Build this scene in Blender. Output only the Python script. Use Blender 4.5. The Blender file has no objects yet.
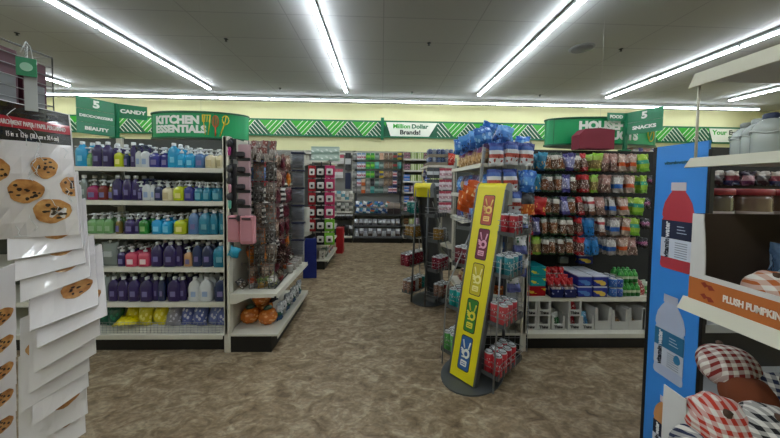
import bpy, math, random
from mathutils import Vector, Matrix
random.seed(7)
C = bpy.context.scene.collection
PI = math.pi
R = math.radians
# ---------------------------------------------------------------- camera
FPX = 284.0
CAMZ = 1.45
CAM = Vector((0, 0, CAMZ))
YAW, PITCH, ROLL = R(1.7), R(2.2), R(0.75)
CM = Matrix.Rotation(-YAW, 3, 'Z') @ Matrix.Rotation(R(90) - PITCH, 3, 'X') @ Matrix.Rotation(ROLL, 3, 'Z')
PY0 = 195.2
cd = bpy.data.cameras.new('camera'); cam = bpy.data.objects.new('camera', cd); C.objects.link(cam)
cam.matrix_world = Matrix.Translation(CAM) @ CM.to_4x4()
cd.sensor_width = 36.0; cd.lens = FPX * 36.0 / 780.0; cd.shift_y = -(219 - PY0) / 780.0
cd.clip_start = 0.02; cd.clip_end = 100
bpy.context.scene.camera = cam
def ray(px, py): return CM @ Vector(((px - 390) / FPX, -(py - PY0) / FPX, -1.0))
def P(px, py, Y):
    d = ray(px, py); return CAM + d * (Y / d.y)
def PX(px, py, X):
    d = ray(px, py); return CAM + d * (X / d.x)
def ZP(px, py, Y): return P(px, py, Y).z
def XP(px, py, Y): return P(px, py, Y).x

# ---------------------------------------------------------------- materials
_m = {}
def rgb(h):
    if isinstance(h, str):
        v = [int(h[i:i+2], 16) / 255 for i in (0, 2, 4)]
        return tuple(c / 12.92 if c < .04045 else ((c + .055) / 1.055) ** 2.4 for c in v) + (1,)
    return tuple(h) + (1,) if len(h) == 3 else h
def new(name):
    m = bpy.data.materials.new(name); m.use_nodes = True
    nt = m.node_tree; b = nt.nodes['Principled BSDF']
    return m, nt, b
def mat(h, rough=.5, metal=0, coat=0, name=None, var=.06, trans=0, alpha=1):
    k = (h, rough, metal, coat, trans, alpha, var)
    if k in _m: return _m[k]
    m, nt, b = new(name or 'paint_' + str(h))
    c = rgb(h)
    b.inputs['Roughness'].default_value = rough; b.inputs['Metallic'].default_value = metal
    b.inputs['Coat Weight'].default_value = coat; b.inputs['Transmission Weight'].default_value = trans
    b.inputs['Alpha'].default_value = alpha
    tc = nt.nodes.new('ShaderNodeTexCoord'); no = nt.nodes.new('ShaderNodeTexNoise')
    no.inputs['Scale'].default_value = 9; nt.links.new(tc.outputs['Object'], no.inputs['Vector'])
    mx = nt.nodes.new('ShaderNodeMix'); mx.data_type = 'RGBA'
    nt.links.new(no.outputs['Fac'], mx.inputs['Factor'])
    mx.inputs[6].default_value = tuple(x * (1 - var) for x in c[:3]) + (1,)
    mx.inputs[7].default_value = tuple(min(1, x * (1 + var)) for x in c[:3]) + (1,)
    nt.links.new(mx.outputs[2], b.inputs['Base Color'])
    _m[k] = m; return m
def ramp(nt, stops, interp='CONSTANT'):
    r = nt.nodes.new('ShaderNodeValToRGB'); e = r.color_ramp.elements; r.color_ramp.interpolation = interp
    while len(e) > 1: e.remove(e[-1])
    e[0].position = stops[0][0]; e[0].color = rgb(stops[0][1])
    for p, c in stops[1:]:
        n = e.new(p); n.color = rgb(c)
    return r
def bagmat(bands, blot=None, axis='Z', lo=.2, hi=.7, scale=7, rough=.28, key=None, thresh=.33, wrinkle=.35):
    """printed film: colour bands up the pack and a blotchy print between lo and hi"""
    k = ('bag', axis, tuple(bands), blot, lo, hi, scale, rough, thresh)
    if k in _m: return _m[k]
    m, nt, b = new('printed_pack')
    L = nt.links.new; N = nt.nodes.new
    tc = N('ShaderNodeTexCoord'); sp = N('ShaderNodeSeparateXYZ'); L(tc.outputs['Generated'], sp.inputs[0])
    r = ramp(nt, bands); L(sp.outputs[axis], r.inputs[0]); col = r.outputs[0]
    if blot:
        vo = N('ShaderNodeTexVoronoi'); vo.inputs['Scale'].default_value = scale
        L(tc.outputs['Generated'], vo.inputs['Vector'])
        lt = N('ShaderNodeMath'); lt.operation = 'LESS_THAN'; lt.inputs[1].default_value = thresh; L(vo.outputs['Distance'], lt.inputs[0])
        a = N('ShaderNodeMath'); a.operation = 'GREATER_THAN'; a.inputs[1].default_value = lo; L(sp.outputs['Z'], a.inputs[0])
        c = N('ShaderNodeMath'); c.operation = 'LESS_THAN'; c.inputs[1].default_value = hi; L(sp.outputs['Z'], c.inputs[0])
        m1 = N('ShaderNodeMath'); m1.operation = 'MULTIPLY'; L(lt.outputs[0], m1.inputs[0]); L(a.outputs[0], m1.inputs[1])
        m2 = N('ShaderNodeMath'); m2.operation = 'MULTIPLY'; L(m1.outputs[0], m2.inputs[0]); L(c.outputs[0], m2.inputs[1])
        mx = N('ShaderNodeMix'); mx.data_type = 'RGBA'; L(m2.outputs[0], mx.inputs['Factor']); L(col, mx.inputs[6]); mx.inputs[7].default_value = rgb(blot)
        col = mx.outputs[2]
    L(col, b.inputs['Base Color']); b.inputs['Roughness'].default_value = rough
    if wrinkle:
        no = N('ShaderNodeTexNoise'); no.inputs['Scale'].default_value = 5; no.inputs['Detail'].default_value = 3; L(tc.outputs['Generated'], no.inputs['Vector'])
        bp = N('ShaderNodeBump'); bp.inputs['Strength'].default_value = wrinkle; bp.inputs['Distance'].default_value = .02
        L(no.outputs['Fac'], bp.inputs['Height']); L(bp.outputs[0], b.inputs['Normal'])
    _m[k] = m; return m
def gingham(h, freq=9):
    m, nt, b = new('gingham_cloth'); L = nt.links.new; N = nt.nodes.new
    tc = N('ShaderNodeTexCoord'); sp = N('ShaderNodeSeparateXYZ'); L(tc.outputs['Object'], sp.inputs[0])
    out = []
    d_ = N('ShaderNodeMath'); d_.operation = 'SUBTRACT'; L(sp.outputs['X'], d_.inputs[0]); L(sp.outputs['Y'], d_.inputs[1])
    s2_ = N('ShaderNodeMath'); s2_.operation = 'ADD'; L(sp.outputs['X'], s2_.inputs[0]); L(sp.outputs['Y'], s2_.inputs[1])
    yz = N('ShaderNodeMath'); yz.operation = 'MULTIPLY_ADD'; yz.inputs[1].default_value = .45; L(s2_.outputs[0], yz.inputs[0]); L(sp.outputs['Z'], yz.inputs[2])
    xz = N('ShaderNodeMath'); xz.operation = 'MULTIPLY_ADD'; xz.inputs[1].default_value = .7; L(d_.outputs[0], xz.inputs[0]); xz.inputs[2].default_value = 0
    for src, k in ((xz.outputs[0], freq * 24.), (yz.outputs[0], freq * 24.)):
        mu = N('ShaderNodeMath'); mu.operation = 'MULTIPLY'; mu.inputs[1].default_value = k; L(src, mu.inputs[0])
        si = N('ShaderNodeMath'); si.operation = 'SINE'; L(mu.outputs[0], si.inputs[0])
        g = N('ShaderNodeMath'); g.operation = 'GREATER_THAN'; g.inputs[1].default_value = 0; L(si.outputs[0], g.inputs[0]); out.append(g)
    ad = N('ShaderNodeMath'); ad.operation = 'ADD'; L(out[0].outputs[0], ad.inputs[0]); L(out[1].outputs[0], ad.inputs[1])
    dv = N('ShaderNodeMath'); dv.operation = 'MULTIPLY'; dv.inputs[1].default_value = .5; L(ad.outputs[0], dv.inputs[0])
    c = rgb(h); w = rgb('d8d4cc')
    mx = N('ShaderNodeMix'); mx.data_type = 'RGBA'; L(dv.outputs[0], mx.inputs['Factor']); mx.inputs[6].default_value = w; mx.inputs[7].default_value = c
    L(mx.outputs[2], b.inputs['Base Color']); b.inputs['Roughness'].default_value = .9
    return m
WHITE = mat('d9d8cf', .45); SHELF = mat('c9c6b8', .45); BLACK = mat('0b0b0c', .5); DARK = mat('1d1e20', .5)
STEEL = mat('8f9294', .35, .8); DSTEEL = mat('4b4d4f', .45, .5); WIRE = mat('9b9c9c', .35, .7)
GREEN = mat('00704a', .4); DGREEN = mat('04573a', .45); LGREEN = mat('35a82e', .4); PWHITE = mat('e9ecdf', .5)

# ---------------------------------------------------------------- mesh builder
class MB:
    def __init__(s): s.v = []; s.f = []; s.mi = []; s.cur = 0; s.M = None; s.sm = []
    def add(s, vs, fs, smooth=False):
        o = len(s.v)
        s.v += [tuple(s.M @ Vector(p)) if s.M else tuple(p) for p in vs]
        s.f += [tuple(i + o for i in f) for f in fs]; s.mi += [s.cur] * len(fs); s.sm += [smooth] * len(fs); return s
    def box(s, x0, x1, y0, y1, z0, z1):
        return s.add([(x0,y0,z0),(x1,y0,z0),(x1,y1,z0),(x0,y1,z0),(x0,y0,z1),(x1,y0,z1),(x1,y1,z1),(x0,y1,z1)],
              [(0,3,2,1),(4,5,6,7),(0,1,5,4),(1,2,6,5),(2,3,7,6),(3,0,4,7)])
    def cbox(s, x0, x1, y0, y1, z0, z1, c=.003):
        """box with chamfered vertical and horizontal edges"""
        c = min(c, (x1-x0)/2.1, (y1-y0)/2.1, (z1-z0)/2.1); vs = []
        for z, i in ((z0, c), (z0 + c, 0), (z1 - c, 0), (z1, c)):
            a0, a1, b0, b1 = x0 + i, x1 - i, y0 + i, y1 - i
            vs += [(a0+c,b0,z),(a1-c,b0,z),(a1,b0+c,z),(a1,b1-c,z),(a1-c,b1,z),(a0+c,b1,z),(a0,b1-c,z),(a0,b0+c,z)]
        fs = [tuple(range(7,-1,-1)), tuple(range(24,32))]
        for r in range(3):
            for k in range(8): fs.append((r*8+k, r*8+(k+1)%8, r*8+8+(k+1)%8, r*8+8+k))
        return s.add(vs, fs)
    def prism(s, pts, y0, y1):
        """xz outline pulled along y"""
        n = len(pts); vs = [(x,y0,z) for x,z in pts] + [(x,y1,z) for x,z in pts]
        return s.add(vs, [tuple(range(n)), tuple(range(2*n-1,n-1,-1))] + [(i,i+n,(i+1)%n+n,(i+1)%n) for i in range(n)])
    def prismx(s, pts, x0, x1):
        """yz outline pulled along x"""
        n = len(pts); vs = [(x0,y,z) for y,z in pts] + [(x1,y,z) for y,z in pts]
        return s.add(vs, [tuple(range(n)), tuple(range(2*n-1,n-1,-1))] + [(i,i+n,(i+1)%n+n,(i+1)%n) for i in range(n)])
    def prismz(s, pts, z0, z1):
        n = len(pts); vs = [(x,y,z0) for x,y in pts] + [(x,y,z1) for x,y in pts]
        return s.add(vs, [tuple(range(n-1,-1,-1)), tuple(range(n,2*n))] + [(i,(i+1)%n,(i+1)%n+n,i+n) for i in range(n)])
    def lathe(s, prof, n=12, cx=0, cy=0, cz=0, e=1.0, ky=1.0, lobes=0, la=0):
        """prof: (r, z); e<1 squares the section off; ky flattens it"""
        vs = []
        for r, z in prof:
            for k in range(n):
                a = 2*PI*(k+.5)/n; ca, sa = math.cos(a), math.sin(a)
                q = 1 + la*math.cos(lobes*a) if lobes else 1
                x = math.copysign(abs(ca)**e, ca); y = math.copysign(abs(sa)**e, sa)
                vs.append((cx + r*q*x, cy + r*q*y*ky, cz + z))
        m = len(prof); fs = [tuple(range(n-1,-1,-1)), tuple(range((m-1)*n, m*n))]
        for j in range(m-1):
            for k in range(n): fs.append((j*n+k, j*n+(k+1)%n, (j+1)*n+(k+1)%n, (j+1)*n+k))
        return s.add(vs, fs, True)
    def tube(s, pts, r, n=5, closed=False):
        pts = [Vector(p) for p in pts]; m = len(pts); vs = []
        for i, p in enumerate(pts):
            if closed: d = pts[(i+1)%m] - pts[i-1]
            else: d = (pts[min(i+1,m-1)] - pts[max(i-1,0)])
            d.normalize(); u = d.orthogonal().normalized() if abs(d.z) > .95 else d.cross(Vector((0,0,1))).normalized(); w = d.cross(u)
            for k in range(n):
                a = 2*PI*k/n; vs.append(p + u*(r*math.cos(a)) + w*(r*math.sin(a)))
        fs = []
        for i in range(m if closed else m-1):
            j = (i+1) % m
            for k in range(n): fs.append((i*n+k, i*n+(k+1)%n, j*n+(k+1)%n, j*n+k))
        if not closed: fs += [tuple(range(n-1,-1,-1)), tuple(range((m-1)*n, m*n))]
        return s.add(vs, fs, True)
    def pillow(s, w, h, d, nx=6, nz=9, crimp=.09, z0=0, jit=0):
        """sealed film bag, front to -y, bottom at z0"""
        vs = []; p1, p2, p3 = (random.uniform(0,6.3) for _ in range(3)); lean = random.uniform(-.5,.5)*jit*4
        for side in (-1, 1):
            for j in range(nz+1):
                v = j/nz
                if v < crimp or v > 1-crimp: tv = .05
                else:
                    q = (v-crimp)/(1-2*crimp)*2-1; tv = max(.06, (1-abs(q)**2.6))**.6
                for i in range(nx+1):
                    u = i/nx*2-1; tu = max(.04, 1-abs(u)**2.4)**.6
                    wz = 1 - .07*tv*(1+.6*math.sin(5*v+p1))
                    cr = jit*(1.3*math.sin(7*v+3*u+p1) + .9*math.sin(11*u-5*v+p2))
                    vs.append((u*w/2*wz + lean*v + random.uniform(-jit,jit)*.5, side*d/2*tu*tv + cr*side + random.uniform(-jit,jit)*.6, z0 + v*h + jit*.8*math.sin(4*u+p3)*(1 if v > .5 else -1)))
        fs = []; W = nx+1; o = W*(nz+1)
        for j in range(nz):
            for i in range(nx):
                a = j*W+i; fs.append((a, a+1, a+W+1, a+W)); fs.append((o+a, o+a+W, o+a+W+1, o+a+1))
        for j in range(nz):
            a = j*W; fs.append((a, a+W, o+a+W, o+a)); a = j*W+nx; fs.append((a, o+a, o+a+W, a+W))
        for i in range(nx):
            fs.append((i, o+i, o+i+1, i+1)); a = nz*W+i; fs.append((a, a+1, o+a+1, o+a))
        return s.add(vs, fs, True)
    def mesh(s, mats, name='m'):
        me = bpy.data.meshes.new(name); me.from_pydata(s.v, [], s.f)
        if not isinstance(mats, (list, tuple)): mats = [mats]
        for m in mats: me.materials.append(m)
        me.polygons.foreach_set('material_index', s.mi); me.polygons.foreach_set('use_smooth', s.sm)
        me.update(); return me
    def build(s, name, mats, parent=None):
        return obj(name, s.mesh(mats, name), parent)
def obj(name, me, parent=None, M=None):
    o = bpy.data.objects.new(name, me); C.objects.link(o)
    if parent: o.parent = parent
    if M is not None: o.matrix_local = M
    return o
_labels = {}
def tag(o, label, cat, group=None, kind=None):
    n = len(label.split())
    if not 4 <= n <= 16: print('LABELLEN', n, label)
    if label in _labels and not (group and _labels[label] == group): print('DUPLABEL', label)
    _labels[label] = group
    o['label'] = label; o['category'] = cat
    if group: o['group'] = group
    if kind: o['kind'] = kind
    return o
def thing(name, label, cat, loc=(0,0,0), rz=0, group=None):
    o = bpy.data.objects.new(name, None); C.objects.link(o); o.empty_display_size = .05
    o.location = loc; o.rotation_euler = (0,0,rz); return tag(o, label, cat, group)
def struct(name, mb, m, parent=None):
    o = mb.build(name, m, parent)
    if not parent: o['kind'] = 'structure'
    return o
def copy_tree(o, parent=None):
    c = o.copy(); C.objects.link(c)
    if parent: c.parent = parent
    for ch in o.children: copy_tree(ch, c)
    return c
ORD = 'first second third fourth fifth sixth seventh eighth ninth tenth eleventh twelfth thirteenth fourteenth fifteenth sixteenth seventeenth eighteenth nineteenth twentieth twenty-first twenty-second twenty-third twenty-fourth'.split()
def text_mesh(s, size, m, bold=.0, ext=.0008, sx=1.0, align='CENTER', spacing=1.0):
    cu = bpy.data.curves.new('t', 'FONT'); cu.body = s; cu.size = size; cu.offset = bold; cu.extrude = ext; cu.align_x = align; cu.align_y = 'CENTER'; cu.space_character = spacing
    cu.resolution_u = 3
    o = bpy.data.objects.new('t', cu); C.objects.link(o)
    dg = bpy.context.evaluated_depsgraph_get(); me = bpy.data.meshes.new_from_object(o.evaluated_get(dg)); 
    bpy.data.objects.remove(o); bpy.data.curves.remove(cu)
    for v in me.vertices: v.co = (v.co.x*sx, -v.co.z, v.co.y)      # upright, facing -y
    me.materials.clear(); me.materials.append(m); return me
def frame(o, xd, zd):
    """4x4 with local x along xd, z along zd"""
    x = Vector(xd).normalized(); z = Vector(zd); z = (z - x*z.dot(x)).normalized(); y = z.cross(x)
    M = Matrix((x, y, z)).transposed().to_4x4(); M.translation = Vector(o); return M
# ---------------------------------------------------------------- room
CEIL = 3.55; WALLY = 7.55; XL, XR, YB = -9.5, 10.5, -5.0
def floor_mat():
    m, nt, b = new('vinyl_floor'); L = nt.links.new; N = nt.nodes.new
    tc = N('ShaderNodeTexCoord'); mp = N('ShaderNodeMapping'); mp.inputs['Scale'].default_value = (1, 1.6, 1); mp.inputs['Rotation'].default_value = (0, 0, R(-35)); L(tc.outputs['Object'], mp.inputs[0])
    n1 = N('ShaderNodeTexNoise'); n1.inputs['Scale'].default_value = 7; n1.inputs['Detail'].default_value = 6; n1.inputs['Roughness'].default_value = .62; n1.inputs['Distortion'].default_value = 1.1; L(mp.outputs[0], n1.inputs[0])
    r1 = ramp(nt, [(.28, '5f4e38'), (.42, '836f54'), (.56, '9c8a70'), (.72, 'bfb195')], 'LINEAR'); L(n1.outputs['Fac'], r1.inputs[0])
    n2 = N('ShaderNodeTexNoise'); n2.inputs['Scale'].default_value = 30; n2.inputs['Detail'].default_value = 3; n2.inputs['Distortion'].default_value = .6; L(mp.outputs[0], n2.inputs[0])
    r2 = ramp(nt, [(.35, '9a9a9a'), (.65, 'ffffff')], 'LINEAR'); L(n2.outputs['Fac'], r2.inputs[0])
    mx = N('ShaderNodeMix'); mx.data_type = 'RGBA'; mx.blend_type = 'MULTIPLY'; mx.inputs['Factor'].default_value = .5; L(r1.outputs[0], mx.inputs[6]); L(r2.outputs[0], mx.inputs[7])
    L(mx.outputs[2], b.inputs['Base Color']); b.inputs['Roughness'].default_value = .5
    b.inputs['Specular IOR Level'].default_value = .3
    return m
def ceil_mat():
    m, nt, b = new('ceiling_tiles'); L = nt.links.new; N = nt.nodes.new
    tc = N('ShaderNodeTexCoord'); br = N('ShaderNodeTexBrick'); L(tc.outputs['Object'], br.inputs[0])
    br.offset = 0; br.inputs['Scale'].default_value = 1; br.inputs['Brick Width'].default_value = 1.22; br.inputs['Row Height'].default_value = .61; br.inputs['Mortar Size'].default_value = .008
    br.inputs['Color1'].default_value = rgb('9fa0a0'); br.inputs['Color2'].default_value = rgb('a2a3a3'); br.inputs['Mortar'].default_value = rgb('8f9090')
    L(br.outputs[0], b.inputs['Base Color']); b.inputs['Roughness'].default_value = .9; return m
struct('floor', MB().box(XL, XR, YB, WALLY+.3, -.1, 0), floor_mat())
struct('ceiling', MB().box(XL, XR, YB, WALLY+.3, CEIL, CEIL+.1), ceil_mat())
CREAM = mat('e2dfae', .8, var=.02)
struct('wall_back', MB().box(XL, -.02, WALLY, WALLY+.15, 0, CEIL).box(-.02, XR, WALLY-.04, WALLY+.15, 0, CEIL), CREAM)
struct('wall_left', MB().box(XL-.15, XL, YB, WALLY+.3, 0, CEIL), CREAM)
struct('wall_right', MB().box(XR, XR+.15, YB, WALLY+.3, 0, CEIL), CREAM)
struct('wall_front', MB().box(XL, XR, YB-.15, YB, 0, CEIL), CREAM)
# ---------------------------------------------------------------- lights
TUBE, tnt, tb = new('lit_tube'); tb.inputs['Emission Color'].default_value = (.88, .95, 1, 1); tb.inputs['Emission Strength'].default_value = 30; tb.inputs['Base Color'].default_value = (.9,.9,.9,1)
FIXM = mat('8d9294', .5)
fix_me = MB().prismx([(-.032,0),(-.032,-.03),(-.012,-.042),(.012,-.042),(.032,-.03),(.032,0)], -.609, .609).mesh(FIXM)
tb_me = MB()
tb_me.tube([(-.598,0,0),(.598,0,0)], .010, 6)
tube_me = tb_me.mesh(TUBE)
end_me = MB().box(-.606,-.598,-.04,.04,-.07,-.03).mesh(FIXM)
DTUBE, tnt, tb = new('dim_tube'); tb.inputs['Emission Color'].default_value = (.88, .95, 1, 1); tb.inputs['Emission Strength'].default_value = 14
dtube_me = tube_me.copy(); dtube_me.materials[0] = DTUBE
def light(x, y, z, rz, label, group, me_=None):
    t = thing('ceiling_light', label, 'light', (x, y, z), rz, group)
    obj('housing', fix_me, t); [setattr(obj('end_cap', end_me, t), 'location', (e, 0, 0)) for e in (0, 1.204)]
    for s in (-1, 1):
        o = obj('tube', me_ or tube_me, t); o.location = (0, s*.02, -.056)
    return t
ROWS = [(-6.75, 'far left'), (-3.78, 'left'), (-.81, 'second from left'), (2.16, 'third from left'), (5.1, 'right'), (8.0, 'far right')]
for x, nm in ROWS:
    for k in range(8):
        y = 5.8 - k*1.22
        light(x, y, CEIL-.02, PI/2, f'twin tube ceiling light, {ORD[k]} from the back wall in the {nm} lengthwise row', f'strip lights of the {nm} lengthwise ceiling row')
for k in range(15):
    x = -8.2 + k*1.22
    light(x, 6.98, CEIL-.04, 0, f'twin tube light in the crosswise row along the back wall, {ORD[k]} from left', 'strip lights along the back wall', dtube_me)
# speaker, sprinklers
t = thing('ceiling_speaker', 'round grey ceiling speaker between two light rows on the right', 'speaker', (XP(582,47,4.3), 4.3, CEIL))
MB().lathe([(.17,0),(.17,-.008),(.15,-.014)], 24).build('rim', mat('77787a', .6), t)
MB().lathe([(.145,-.012),(.14,-.018)], 24).build('grille', mat('5f6062', .8), t)
sp = MB().lathe([(.03,0),(.03,-.006),(.012,-.01),(.01,-.03),(.018,-.032),(.018,-.036)], 8).mesh(mat('2a2a2b', .4, .5))
SPR = [(226,39,'left of the second light row'),(429,43,'right of the second light row'),(621,49,'beside the round ceiling speaker'),(17,33,'in the upper left corner'),(280,88,'left of centre near the back'),(412,92,'at the centre near the back'),(540,95,'right of centre near the back')]
for px, py, w in SPR:
    d = ray(px, py); q = CAM + d*((CEIL-CAMZ)/d.z)
    o = obj('fire_sprinkler', sp); o.location = (q.x, q.y, CEIL); tag(o, f'small dark fire sprinkler on the ceiling {w}', 'sprinkler', 'ceiling sprinklers')
# ---------------------------------------------------------------- wall band
BZ0, BZ1 = 2.665, 3.105
def band(x0, x1, y, label, signs):
    t = thing('wall_sign_band', label, 'sign', (0, y, 0))
    MB().box(x0, x1, 0, .03, BZ0, BZ1).build('board', DGREEN, t)
    MB().box(x0, x1, -.012, 0, BZ0, BZ0+.035).box(x0, x1, -.012, 0, BZ1-.035, BZ1).build('border', mat('00704a', .4), t)
    z0, z1 = BZ0+.04, BZ1-.04; h = z1-z0; Pd = 2.2*h
    tri = MB(); st = MB(); k = 0; x = math.floor(x0/Pd)*Pd
    def clip(poly, a, b):
        for lim, sg in ((a, 1), (b, -1)):
            out = []
            for i in range(len(poly)):
                p, q = poly[i], poly[(i+1)%len(poly)]; ip, iq = (p[0]-lim)*sg >= 0, (q[0]-lim)*sg >= 0
                if ip: out.append(p)
                if ip != iq:
                    s_ = (lim-p[0])/(q[0]-p[0]); out.append((lim, p[1]+s_*(q[1]-p[1])))
            poly = out
            if len(poly) < 3: return []
        return poly
    segs = []; cur = x0
    for (a, b, *_r) in signs: segs.append((cur, a)); cur = b
    segs.append((cur, x1))
    def put(mb, poly, d):
        for a, b in segs:
            c = clip(poly, a, b)
            if c: mb.prism(c, -d, 0)
    def clipc(poly, reg):
        """clip a convex outline to a convex counter-clockwise region"""
        for i in range(len(reg)):
            ax, az = reg[i]; bx, bz = reg[(i+1)%len(reg)]; out = []
            side = lambda p: (bx-ax)*(p[1]-az) - (bz-az)*(p[0]-ax)
            for j in range(len(poly)):
                p, q = poly[j], poly[(j+1)%len(poly)]; sp_, sq_ = side(p), side(q)
                if sp_ >= 0: out.append(p)
                if (sp_ >= 0) != (sq_ >= 0):
                    u = sp_/(sp_-sq_); out.append((p[0]+u*(q[0]-p[0]), p[1]+u*(q[1]-p[1])))
            poly = out
            if len(poly) < 3: return []
        return poly
    while x < x1:
        B = [(x+.8*h, z0), (x+.95*h, z0), (x+1.85*h, z1), (x, z1)]
        put(tri, B, .004)
        D = [(x+1.0*h, z0), (x+2.95*h, z0), (x+2.2*h, z1), (x+1.9*h, z1)]
        for j in range(6):
            o_ = x - .1*h + j*.36*h
            c = clipc([(o_, z0), (o_+.06*h, z0), (o_+1.0*h, z1), (o_+.94*h, z1)], B)
            if c: put(st, c, .007)
        for j in range(8):
            o_ = x + .9*h + j*.30*h
            c = clipc([(o_, z0), (o_+.06*h, z0), (o_-.84*h, z1), (o_-.9*h, z1)], D)
            if c: put(st, c, .0065)
        put(st, [(x+.97*h, z0), (x+1.01*h, z0), (x+1.9*h, z1), (x+1.86*h, z1)], .0065)
        x += Pd
    tri.build('light_green_stripes', LGREEN, t); st.build('white_stripes', PWHITE, t)
    for (a, b, lines) in signs:
        MB().prism([(a+.12, z0), (b-.12-.1, z0), (b, z1), (a, z1)], -.008, 0).build('sign_panel', PWHITE, t)
        for s_, size, m_, cx, cz in lines:
            o = obj('lettering', text_mesh(s_, size, m_, bold=size*.035, sx=1.12), t); o.location = (cx, -.01, cz)
    return t
TG = mat('2fa82c', .4); TD = mat('0a6b45', .4); TK = mat('1c2320', .4)
a0 = XP(386,130,7.5); a1 = XP(437,130,7.5)
band(XL+.2, -.03, 7.49, 'green wall band of white and light green slanted stripes, left of the post', [])
zc = (BZ0+BZ1)/2
b0 = XP(707,135,7.5); b1 = XP(800,137,7.5)
band(.03, XR-.2, 7.46, 'green striped wall band right of the post with two white lettered panels',
     [(a0, a1, [('Million', .15, TG, XP(401.5,128,7.5), zc+.075), ('Dollar', .15, TD, XP(419.5,128,7.5), zc+.075), ('Brands!', .16, TK, XP(410,134,7.5), zc-.08)]),
      (b0, b1, [('Your', .17, TG, XP(717.5,131,7.5), zc+.07), ('Everyday', .17, TK, XP(739,131,7.5), zc+.07), ('Store', .16, TD, XP(733,138,7.5), zc-.09)])])
tag(MB().cbox(-.04, .04, 7.38, 7.47, 2.60, 3.165).build('band_post', GREEN), 'short green upright post dividing the striped wall band', 'post')
# ---------------------------------------------------------------- gondola shelving
def wedge(x0, x1, yb, yf, z, th=.03):
    """shelf board from the back yb to the front yf with a slanted front rail returned separately"""
    return MB().cbox(x0, x1, yf, yb, z-th, z, .004)
def shelf_unit(name, label, cat, x, y, rz, width, H, depth, zs, base_depth, back='4a4d49', kick=.10, base_top=.16, sections=1, group=None, hooks=None, zbase=0, rail='c9c6b8', both=False, post=True, mid=False):
    t = thing(name, label, cat, (x, y, zbase), rz, group)
    SH = mat(rail, .42)
    n = sections; w = width / n
    MB().box(.0, width, 0, .02, base_top, H).build('back_panel', mat(back, .7), t)
    for k in (range(n+1) if n == 1 or not mid else (0, n)):
        px_ = min(max(k*w, .03), width-.03)
        if post: MB().cbox(px_-.03, px_+.03, -.022, .03, 0, H, .004).build('upright', SH, t)
    for k in range(n):
        bd = MB().cbox(k*w+.002, (k+1)*w-.002, -base_depth, 0, base_top-.02, base_top, .003); d = bd.build('base_deck', SH, t)
        MB().cbox(k*w+.002, (k+1)*w-.002, -base_depth-.006, -base_depth, base_top-.04, base_top, .002).build('front_rail', SH, d)
        MB().box(k*w+.01, (k+1)*w-.01, -base_depth+.05, -.01, 0, base_top-.022).build('kick_plate', BLACK, t)
        for z, dp in [(q if isinstance(q, tuple) else (q, depth)) for q in zs]:
            s_ = MB().cbox(k*w+.012, (k+1)*w-.012, -dp, -.022, z-.022, z, .003)
            for e in (k*w+.006, (k+1)*w-.010):
                s_.prismx([(-.022, z), (-.022, z-.09), (-.07, z-.085), (-dp*.45, z-.035), (-dp+.02, z-.03), (-dp+.02, z)], e, e+.004)
            so = s_.build('shelf', SH, t)
            MB().prismx([(-dp-.008, z-.036), (-dp-.002, z+.002), (-dp+.002, z+.002), (-dp+.002, z-.036)], k*w+.008, (k+1)*w-.008).build('price_rail', SH, so)
    if both:
        MB().box(0, width, .03, .05+base_depth, base_top-.02, base_top).build('rear_deck', SH, t)
        MB().box(.01, width-.01, .03, .02+base_depth, 0, base_top-.022).build('rear_kick_plate', BLACK, t)
    return t
SPA = 2.93
ZA = [.40, .706, .991, 1.281, 1.566]
gA = shelf_unit('gondola_shelving', 'white five shelf gondola stocked with coloured soap bottles under the KITCHEN ESSENTIALS sign', 'shelving', -3.888, SPA, 0, 2.56, 1.87, .455, ZA, .53, both=True, sections=2)
eA = shelf_unit('endcap_shelving', 'white endcap with two low shelves, pumpkin bags and a wire grid beside the soap shelves', 'shelving', -1.292, 2.40, PI/2, 1.01, 1.83, .41, [.505], .415, back='b5b2a4')
gB = shelf_unit('gondola_shelving', 'white snack gondola with pegged candy bags under the HOUSEHOLD PRODUCTS sign', 'shelving', 1.285, SPA, 0, 2.40, 1.83, .45, [.452], .53, back='17181a', sections=2, both=True, mid=True)
eB = shelf_unit('endcap_shelving', 'white endcap of chip bags and wire shelves behind the tall yellow stand', 'shelving', 1.25, 3.43, -PI/2, 1.03, 1.83, .405, [.34, 1.09, 1.36, 1.64], .41, back='8f9190')
gA2 = shelf_unit('gondola_shelving', 'farther left gondola mostly hidden behind the first one', 'shelving', -3.6, 5.25, 0, 2.24, 1.80, .42, [1.45], .47, sections=2, both=True)
eA2 = shelf_unit('endcap_shelving', 'farther left endcap with four short shelves beside the black and pink cards', 'shelving', -1.32, 4.75, PI/2, 1.0, 1.84, .42, [.41, .65, .85, 1.83], .425, back='6b6d6b')
gB2 = shelf_unit('gondola_shelving', 'farther right gondola hidden behind the chip bag endcap', 'shelving', 1.27, 5.25, 0, 2.4, 1.80, .42, [1.45], .47, sections=2, both=True)
eB2 = shelf_unit('endcap_shelving', 'farther right endcap topped with trays of cans left of the chip endcap', 'shelving', 1.23, 5.75, -PI/2, 1.0, 1.90, .46, [.45, 1.05, 1.78], .47, back='77797a')

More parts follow.
